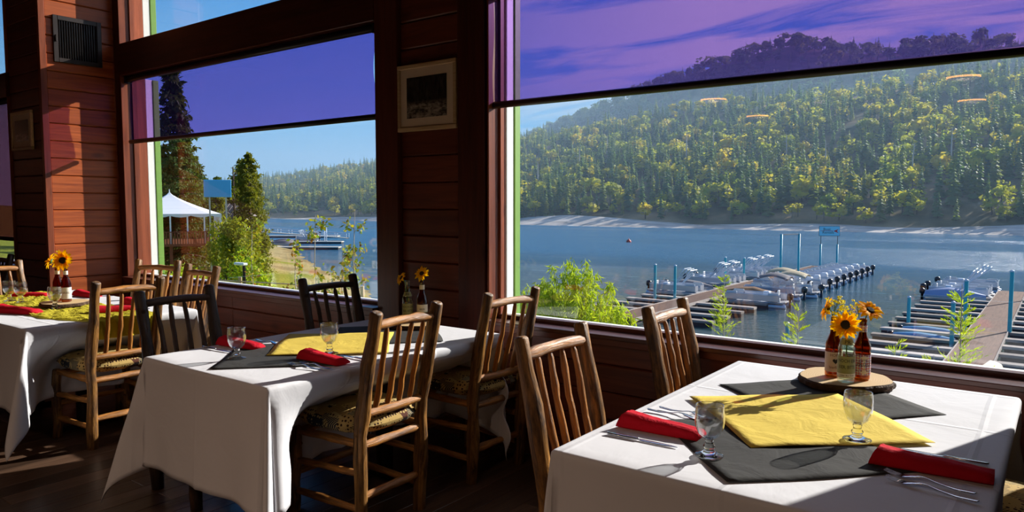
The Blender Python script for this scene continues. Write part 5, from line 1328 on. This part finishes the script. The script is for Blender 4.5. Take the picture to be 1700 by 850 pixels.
rb = MB().add([(-0.04, -2.52, zz - 0.25), (0.04, -2.52, zz - 0.25), (0.04, -0.02, zz + 1.40), (-0.04, -0.02, zz + 1.40), (0, -2.52, zz - 0.17), (0, -0.02, zz + 1.46)], [(0, 4, 5, 3), (4, 1, 2, 5)]).mesh('roof_rib', M['roof_grey'])
for k in range(10): obj('roof_rib', rb, t, (-2.2 + k * 0.56, 0, 0))
for s_ in (-1.0, 0.8): MB().box(s_ - 0.4, s_ + 0.4, -2.05, -1.98, zz - 1.9, zz - 0.8).build('window_pane', M['black_bar'], t)
t = thing('bollard_light', 'slim bollard light in the grass above the beach', 'lamp', (-25.2, 16.3, G(-25.2, 16.3))); zz = -G(-25.2, 16.3)
b = MB(); b.tube([(0, 0, 0), (0, 0, zz - 0.95)], 0.06, 8); b.build('post', M['metal_dark'], t); MB().box(-0.55, 0.1, -0.1, 0.1, zz - 0.95, zz - 0.85, 0.02).build('lamp_head', M['white_paint'], t)
t = thing('rail_fence', 'low post and rail fence at the foot of the slope', 'fence', (-13.5, 11.9, G(-13.5, 11.9)), math.atan2(1.0, 3.2)); zz = -G(-13.5, 11.9)
for k, px_ in enumerate((-5.4, -3.6, -1.8, 0.0)): b = MB(); b.tube([(px_, 0, -0.5), (px_, 0, zz - 0.40 - 0.05 * k)], 0.05, 7); b.build('post', M['frame_wood'], t)
for q in (0.55, 0.9): b = MB(); b.tube([(-5.4, 0, zz - q), (0.0, 0, zz - q - 0.05)], 0.018, 6); b.build('rail', M['frame_wood'], t)

# ------------------------------------------------------------------ marina
def dock(label, x0, x1, y0, y1, fl, fr__, spots_l, spots_r, mat='dock_wood'):
    t = thing('boat_dock', label, 'dock', (x0, y0, ZW), group='floating docks of the marina')
    w_, L = x1 - x0, y1 - y0
    MB().box(0, w_, 0, L, 0.32, 0.50).build('walkway', M[mat], t)
    MB().box(0.1, w_ - 0.1, 0.1, L - 0.1, -0.15, 0.32).build('float', M['float_dark'], t)
    for sg in (0, 1): MB().box(-0.06 if not sg else w_, 0.0 if not sg else w_ + 0.06, 0, L, 0.30, 0.56).build('edge_board', M['dock_grey'], t)
    fm = {}
    for side, spots_, ln in ((-1, spots_l, fl), (1, spots_r, fr__)):
        if not spots_: continue
        xa, xb = (-ln, -0.06) if side < 0 else (w_ + 0.06, w_ + ln)
        f1 = MB().box(xa, xb, -0.38, 0.38, 0.28, 0.46).mesh('finger', M['dock_grey']); f2 = MB().box(xa + 0.1, xb, -0.33, 0.33, -0.15, 0.28).mesh('float', M['float_dark'])
        for yy in spots_: o_ = obj('finger', f1, t, (0, yy - y0, 0)); obj('float', f2, o_)
    return t
dock('long boat dock with fingers and moored pontoon boats', -29.4, -27.0, 52.0, 112.0, 4.6, 5.4, [54.5 + 3.15 * k for k in range(13)], [54.8 + 3.2 * k for k in range(18)])
dock('brown boat dock with empty slips in front of the right of the window', -5.3, -3.0, 48.0, 92.0, 5.4, 5.4, [50.5 + 3.1 * k for k in range(13)], [50.5 + 3.1 * k for k in range(13)])
def pole(x, y, h, label, r_=0.13):
    b = MB(); b.lathe([(r_, -1.5), (r_, h), (r_ * 0.9, h + 0.03)], 10, cap1=True); t = thing('dock_pole', label, 'pole', (x, y, ZW), group='teal mooring poles'); b.build('shaft', M['teal_paint'], t, True)
    MB().lathe([(r_ * 1.12, h - 0.02), (r_ * 1.12, h + 0.06), (0.01, h + 0.12)], 10).build('cap', M['boat_white'], t, True)
for (x, y, h, l) in ((-32, 65.8, 3.6, 'teal mooring pole by the empty slips, left of a pair'), (-29.9, 65.8, 3.6, 'teal mooring pole by the empty slips, right of a pair'),
    (-32.6, 86, 3.1, 'teal mooring pole behind the feathery conifer'), (-30.8, 87.4, 3.0, 'teal mooring pole among the first moored boats'),
    (-9.4, 63.3, 2.4, 'short teal mooring pole beside the tilted sunflower'), (-5.5, 61.3, 4.1, 'teal mooring pole at the left edge of the brown dock'),
    (-2.9, 62.8, 4.8, 'tall teal mooring pole at the right edge of the brown dock'), (-5.7, 55.8, 3.1, 'teal mooring pole behind the tall feathery conifer'), (-2.7, 84, 4.6, 'teal mooring pole at the far end of the brown dock'),
    (-14.6, 50.0, 1.6, 'short teal mooring pole left of the sunflower bottles')): pole(x, y, h, l)
t = thing('pole_gantry', 'tall pair of teal poles joined by a thin cross bar', 'gantry', (-28.8, 98.9, ZW), math.atan2(3.0, 1.4))
for s_ in (-1.65, 1.65): b = MB(); b.lathe([(0.15, -1.5), (0.15, 5.6)], 10, s_, 0, 0, cap1=True); b.build('pole', M['teal_paint'], t, True)
b = MB(); b.tube([(-1.65, 0, 5.55), (1.65, 0, 5.55)], 0.05, 6); b.build('cross_bar', M['metal_dark'], t)
t = thing('rental_sign', 'pale blue boat rentals sign on two teal poles', 'sign', (-27.7, 114.2, ZW), math.radians(25))
for s_ in (-1.15, 1.15):
    b = MB(); b.lathe([(0.14, -1.5), (0.14, 3.6)], 10, s_, 0, 0, cap1=True); b.build('pole', M['teal_paint'], t, True)
    b = MB(); b.tube([(s_, 0, 3.6), (s_, 0, 6.2)], 0.04, 6); b.build('bracket_post', M['metal_dark'], t)
sp = MB().box(-1.40, 1.40, -0.06, 0.02, 4.85, 6.22, 0.01).build('panel', M['sign_teal'], t)
MB().box(-1.44, 1.44, -0.02, 0.05, 4.80, 6.27).build('panel_back', M['metal_dark'], t)
for body, sz, px_, pz, mt in (('Boat', 0.55, -0.35, 5.80, 'ink_black'), ('Rentals', 0.55, -0.18, 5.33, 'ink_black')):
    v_, f_ = text_tris(body, sz); MB().add([(px_ + a, -0.066, pz + c_) for a, c_ in v_], f_).build('lettering', M[mt], sp)
MB().box(-1.25, 0.5, -0.066, -0.061, 5.55, 5.60).build('underline', M['ink_red'], sp)
MB().add([(0.55, -0.066, 5.55), (1.25, -0.066, 5.85), (1.0, -0.066, 5.55), (1.25, -0.066, 5.25)], [(0, 2, 1), (0, 3, 2)]).build('arrow', M['ink_red'], sp)

def pontoon_boat(frame=True, canopy=None, fence='boat_alu'):
    t = thing('pontoon_boat', 'x', 'boat')
    for s_ in (-0.8, 0.8): b = MB(); b.tube([(-3.1, s_, 0.25), (-2.6, s_, 0.12), (2.7, s_, 0.12), (2.8, s_, 0.14)], [0.05, 0.30, 0.30, 0.22], 10); b.build('pontoon', M['boat_alu'], t, True)
    MB().box(-2.9, 2.6, -1.15, 1.15, 0.42, 0.54, 0.02).build('deck', M['boat_deck'], t)
    for q in ((-2.75, 2.3, -1.12, -1.06), (-2.75, 2.3, 1.06, 1.12)): MB().box(*q, 0.60, 1.15, 0.01).build('side_fence', M[fence], t)
    MB().box(-2.80, -2.74, -1.12, -0.3, 0.60, 1.15).box(-2.80, -2.74, 0.4, 1.12, 0.60, 1.15).build('bow_fence', M[fence], t)
    b = MB()
    for s_ in (-1.09, 1.09): b.tube([(-2.78, s_, 1.2), (2.3, s_, 1.2), (2.3, s_, 0.54)], 0.03, 5)
    for q in range(7):
        for s_ in (-1.09, 1.09): b.tube([(-2.78 + q * 0.84, s_, 0.54), (-2.78 + q * 0.84, s_, 1.2)], 0.022, 4)
    b.build('handrail', M['boat_white'], t)
    for (q, s_) in ((-2.2, -0.72), (-2.2, 0.72), (1.7, -0.72)):
        st_ = MB().box(q - 0.5, q + 0.5, s_ - 0.3, s_ + 0.3, 0.54, 0.92, 0.05).box(q - 0.5, q + 0.5, s_ + (0.18 if s_ > 0 else -0.32), s_ + (0.32 if s_ > 0 else -0.18), 0.92, 1.35, 0.04).build('bench_seat', M['seat_grey'], t)
    MB().box(0.3, 0.9, 0.35, 0.95, 0.54, 1.35, 0.05).build('console', M['boat_white'], t)
    MB().box(1.2, 1.65, 0.4, 0.9, 0.54, 0.98, 0.05).box(1.6, 1.75, 0.4, 0.9, 0.98, 1.5, 0.04).build('helm_seat', M['seat_grey'], t)
    b = MB(); b.lathe([(0.10, 0.72), (0.26, 0.80), (0.30, 1.05), (0.27, 1.26), (0.12, 1.36), (0.01, 1.37)], 10, 2.95, 0, 0, cap0=True); b.box(2.85, 3.05, -0.1, 0.1, -0.25, 0.75, 0.02); b.build('outboard', M['boat_black'], t, True)
    if frame:
        b = MB()
        for k, (lean, h) in enumerate(((0.95, 2.0), (1.25, 1.9), (1.55, 1.8))):
            pts = [(-0.4, -1.08, 1.1), (-0.4 - lean, -1.08, 1.1 + h * 0.75), (-0.4 - lean * 1.1, -0.85, 1.1 + h * 0.88), (-0.4 - lean * 1.1, 0.85, 1.1 + h * 0.88), (-0.4 - lean, 1.08, 1.1 + h * 0.75), (-0.4, 1.08, 1.1)]
            b.tube(pts, 0.055, 5)
        b.build('bimini_frame', M['boat_white'], t)
    if canopy:
        N = 8; P = np.zeros((N + 1, N + 1, 3))
        for i in range(N + 1):
            for j in range(N + 1):
                u, v_ = i / N * 2 - 1, j / N * 2 - 1; P[i, j] = (0.1 + u * 1.5, v_ * 1.15, 2.35 + 0.28 * (1 - u * u) * 1.0 - 0.30 * v_ * v_ - 0.08 * abs(u))
        o_ = obj('canopy', grid_mesh('canopy', P, M[canopy]), t); so = o_.modifiers.new('thickness', 'SOLIDIFY'); so.thickness = 0.04
        b = MB()
        for u in (-1.35, 0.1, 1.55):
            for s_ in (-1.08, 1.08): b.tube([(0.1, s_, 1.15), (u, s_, 2.2)], 0.03, 5)
        b.build('canopy_frame', M['boat_white'], t)
    return t
def covered_boat(mat):
    """runabout under a fitted cover"""
    t = thing('covered_boat', 'x', 'boat'); secs = [(-2.9, 0.05, 0.75), (-2.4, 0.55, 0.72), (-1.4, 0.95, 0.68), (0.2, 1.08, 0.66), (2.2, 1.0, 0.66)]
    V = []; F = []
    for (x_, w_, zt_) in secs: V += [(x_, 0, -0.2), (x_, -w_ * 0.7, 0.0), (x_, -w_, zt_), (x_, w_, zt_), (x_, w_ * 0.7, 0.0)]
    F = [(i * 5 + j, i * 5 + (j + 1) % 5, i * 5 + 5 + (j + 1) % 5, i * 5 + 5 + j) for i in range(4) for j in range(5)] + [tuple(20 + j for j in range(5))]
    MB().add(V, F).build('hull', M['boat_white'], t)
    V = []
    for i, (x_, w_, zt_) in enumerate(secs):
        hh = (0.1, 0.25, 0.55, 0.75, 0.35)[i]
        V += [(x_, -w_ - 0.02, zt_ - 0.12), (x_, -w_ * 0.55, zt_ + hh * 0.7), (x_, 0, zt_ + hh), (x_, w_ * 0.55, zt_ + hh * 0.7), (x_, w_ + 0.02, zt_ - 0.12)]
    F = [(i * 5 + j, i * 5 + j + 1, i * 5 + 6 + j, i * 5 + 5 + j) for i in range(4) for j in range(4)] + [tuple(20 + j for j in range(5))]
    MB().add(V, F).build('cover', M[mat], t, True)
    b = MB(); b.lathe([(0.10, 0.62), (0.24, 0.70), (0.27, 0.95), (0.2, 1.16), (0.01, 1.22)], 10, 2.5, 0, 0, cap0=True); b.box(2.4, 2.6, -0.09, 0.09, -0.25, 0.65, 0.02); b.build('outboard', M['boat_black'], t, True)
    return t
used_p = {}
def boat(kind, x, y, rz, label, group):
    if kind not in used_p:
        used_p[kind] = {'frame': lambda: pontoon_boat(True), 'tan': lambda: pontoon_boat(False, 'canvas_tan'), 'grey': lambda: pontoon_boat(False, 'canvas_grey'), 'plain': lambda: pontoon_boat(False),
                        'cover_brown': lambda: covered_boat('canvas_brown'), 'cover_blue': lambda: covered_boat('canvas_blue'), 'cover_slate': lambda: covered_boat('canvas_slate'), 'cover_grey': lambda: covered_boat('canvas_grey')}[kind]()
        o_ = used_p[kind]
    else: o_ = copy_tree(used_p[kind])
    if kind == 'cover_blue': o_.scale = (0.75, 0.62, 0.42)
    o_.location = (x, y, ZW); o_.rotation_euler = (0, 0, rz); o_['label'] = label; o_['group'] = group
g1, g2 = 'boats in the slips of the long dock', 'boats at the brown dock'
boat('cover_brown', -24.6, 72.2, 0, 'runabout under a brown cover on the long dock', g1)
boat('plain', -22.9, 69.0, 0, 'open pontoon boat with white seats in front of the brown covered boat', g1)
boat('grey', -23.4, 75.4, 0, 'pontoon boat with a dark grey canopy on the long dock', g1)
boat('tan', -22.6, 78.6, 0, 'pontoon boat with a tan canopy behind the brown covered boat', g1)
boat('tan', -24.6, 81.8, 0, 'pontoon boat with a tan canopy farther out on the long dock', g1)
ORD = ('first', 'second', 'third', 'fourth', 'fifth', 'sixth', 'seventh', 'eighth')
for k in range(8): boat('plain', -23.4, 85.2 + 3.2 * k, 0, 'open pontoon boat with black outboard, %s after the tan canopies on the long dock' % ORD[k], g1)
for k in (0, 1, 3, 4, 5): boat('frame', -32.7, 81.28 + 3.15 * k, PI, 'pontoon boat with folded white frame, %s beyond the two teal poles, long dock' % ORD[k - (k > 2)], g1)
boat('frame', -32.7, 71.83, PI, 'pontoon boat with a folded white bimini frame, nearest on the left of the long dock', g1)
boat('cover_grey', -32.6, 74.98, PI, 'runabout under a grey cover on the left of the long dock', g1)
boat('cover_slate', -8.7, 83.0, PI, 'slate blue covered boat in the last slip of the brown dock', g2)
boat('frame', -8.6, 86.2, PI, 'pontoon boat with a folded white frame, nearer of those behind the slate covered boat', g2)
boat('frame', -8.6, 89.3, PI, 'pontoon boat with a folded white frame, farther of those behind the slate covered boat', g2)
boat('frame', -8.4, 95.0, PI, 'pontoon boat with a folded white frame, farthest at the brown dock', g2)
for k, (x_, y_) in enumerate(((-7.8, 61.4), (-7.9, 58.2))): boat('cover_blue', x_, y_, PI, ('small boat under a bright blue cover in the farther slip of the brown dock', 'small boat under a bright blue cover in the nearer slip of the brown dock')[k], g2)
# left marina: floats, gangway with white rails, moored boats
def raft(label, x, y, rz, L, W_):
    t = thing('floating_dock', label, 'dock', (x, y, ZW), rz, 'floating docks off the beach')
    MB().box(-L / 2, L / 2, -W_ / 2, W_ / 2, 0.35, 0.55).build('walkway', M['bleached_wood'], t); MB().box(-L / 2 + 0.1, L / 2 - 0.1, -W_ / 2 + 0.1, W_ / 2 - 0.1, -0.2, 0.35).build('float', M['float_dark'], t)
an = math.atan2(28, 35)
raft('nearest floating dock off the sandy beach', -128, 96, an * 0.9, 17, 2.4)
raft('middle floating dock off the sandy beach', -146, 110, an * 0.9, 20, 2.4)
raft('farthest floating dock off the sandy beach', -172, 128, an * 0.9, 24, 2.6)
t = thing('gangway', 'gangway with white railings running out to the floating docks', 'gangway', (-168, 116, ZW), math.atan2(14, 26))
MB().add([(-22, -0.9, 3.4), (22, -0.9, 0.7), (22, 0.9, 0.7), (-22, 0.9, 3.4), (-22, -0.9, 3.15), (22, -0.9, 0.45), (22, 0.9, 0.45), (-22, 0.9, 3.15)], [(0, 1, 2, 3), (4, 7, 6, 5), (0, 4, 5, 1), (3, 2, 6, 7)]).build('ramp', M['bleached_wood'], t)
for s_ in (-0.9, 0.9):
    b = MB()
    for dz_ in (0.55, 1.1): b.tube([(-22, s_, 3.4 + dz_), (22, s_, 0.7 + dz_)], 0.06, 5)
    b.build('railing', M['boat_white'], t)
pm = MB().box(-0.06, 0.06, -0.06, 0.06, 0, 1.15).mesh('rail_post', M['boat_white'])
for k in range(15):
    for s_ in (-0.9, 0.9): obj('rail_post', pm, t, (-22 + k * 44 / 14, s_, 3.4 - 2.7 * k / 14))
boat('cover_grey', -140, 101, an * 0.9 + 0.1, 'dark covered boat at the floating docks off the beach, nearest', 'boats off the beach')
boat('cover_grey', -146, 105.5, an * 0.9, 'dark covered boat at the floating docks off the beach, second', 'boats off the beach')
boat('plain', -177, 136.5, an * 0.9, 'open pontoon boat at the far floating dock off the beach', 'boats off the beach')
boat('frame', -152, 116.5, an * 0.9, 'pontoon boat with a folded white frame off the beach', 'boats off the beach')
for k, (x_, y_) in enumerate(((-140.5, 113), (-143, 114.5))):
    b = MB(); b.tube([(0, 0, -1), (0, 0, 4.2)], 0.13, 8); tag(b.build('white_pole', M['boat_white'], None, True, (x_, y_, ZW)), ('white pole of the floating docks, nearer of two', 'white pole of the floating docks, farther of two')[k], 'pole', 'white poles off the beach')
b = MB(); b.lathe([(0.05, -0.5), (0.5, -0.3), (0.62, 0.1), (0.45, 0.5), (0.12, 0.7), (0.05, 1.0)], 12, cap1=True); tag(b.build('buoy', M['buoy_red'], None, True, (-86, 162, ZW)), 'red buoy floating out on the lake', 'buoy')

# ------------------------------------------------------------------ thin summer haze over the lake
m, n = new_mat('haze'); n.out(None, n.add('ShaderNodeVolumePrincipled', {'Color': (0.60, 0.80, 1.0, 1), 'Density': 0.00065, 'Anisotropy': 0.0, 'Absorption Color': (0, 0, 0, 1)}))
hz = MB().box(-1500, 900, 130, 1300, ZW - 5, 115).build('lake_haze', m)
tag(hz, 'thin blue haze over the far side of the lake', 'haze', None, 'stuff')
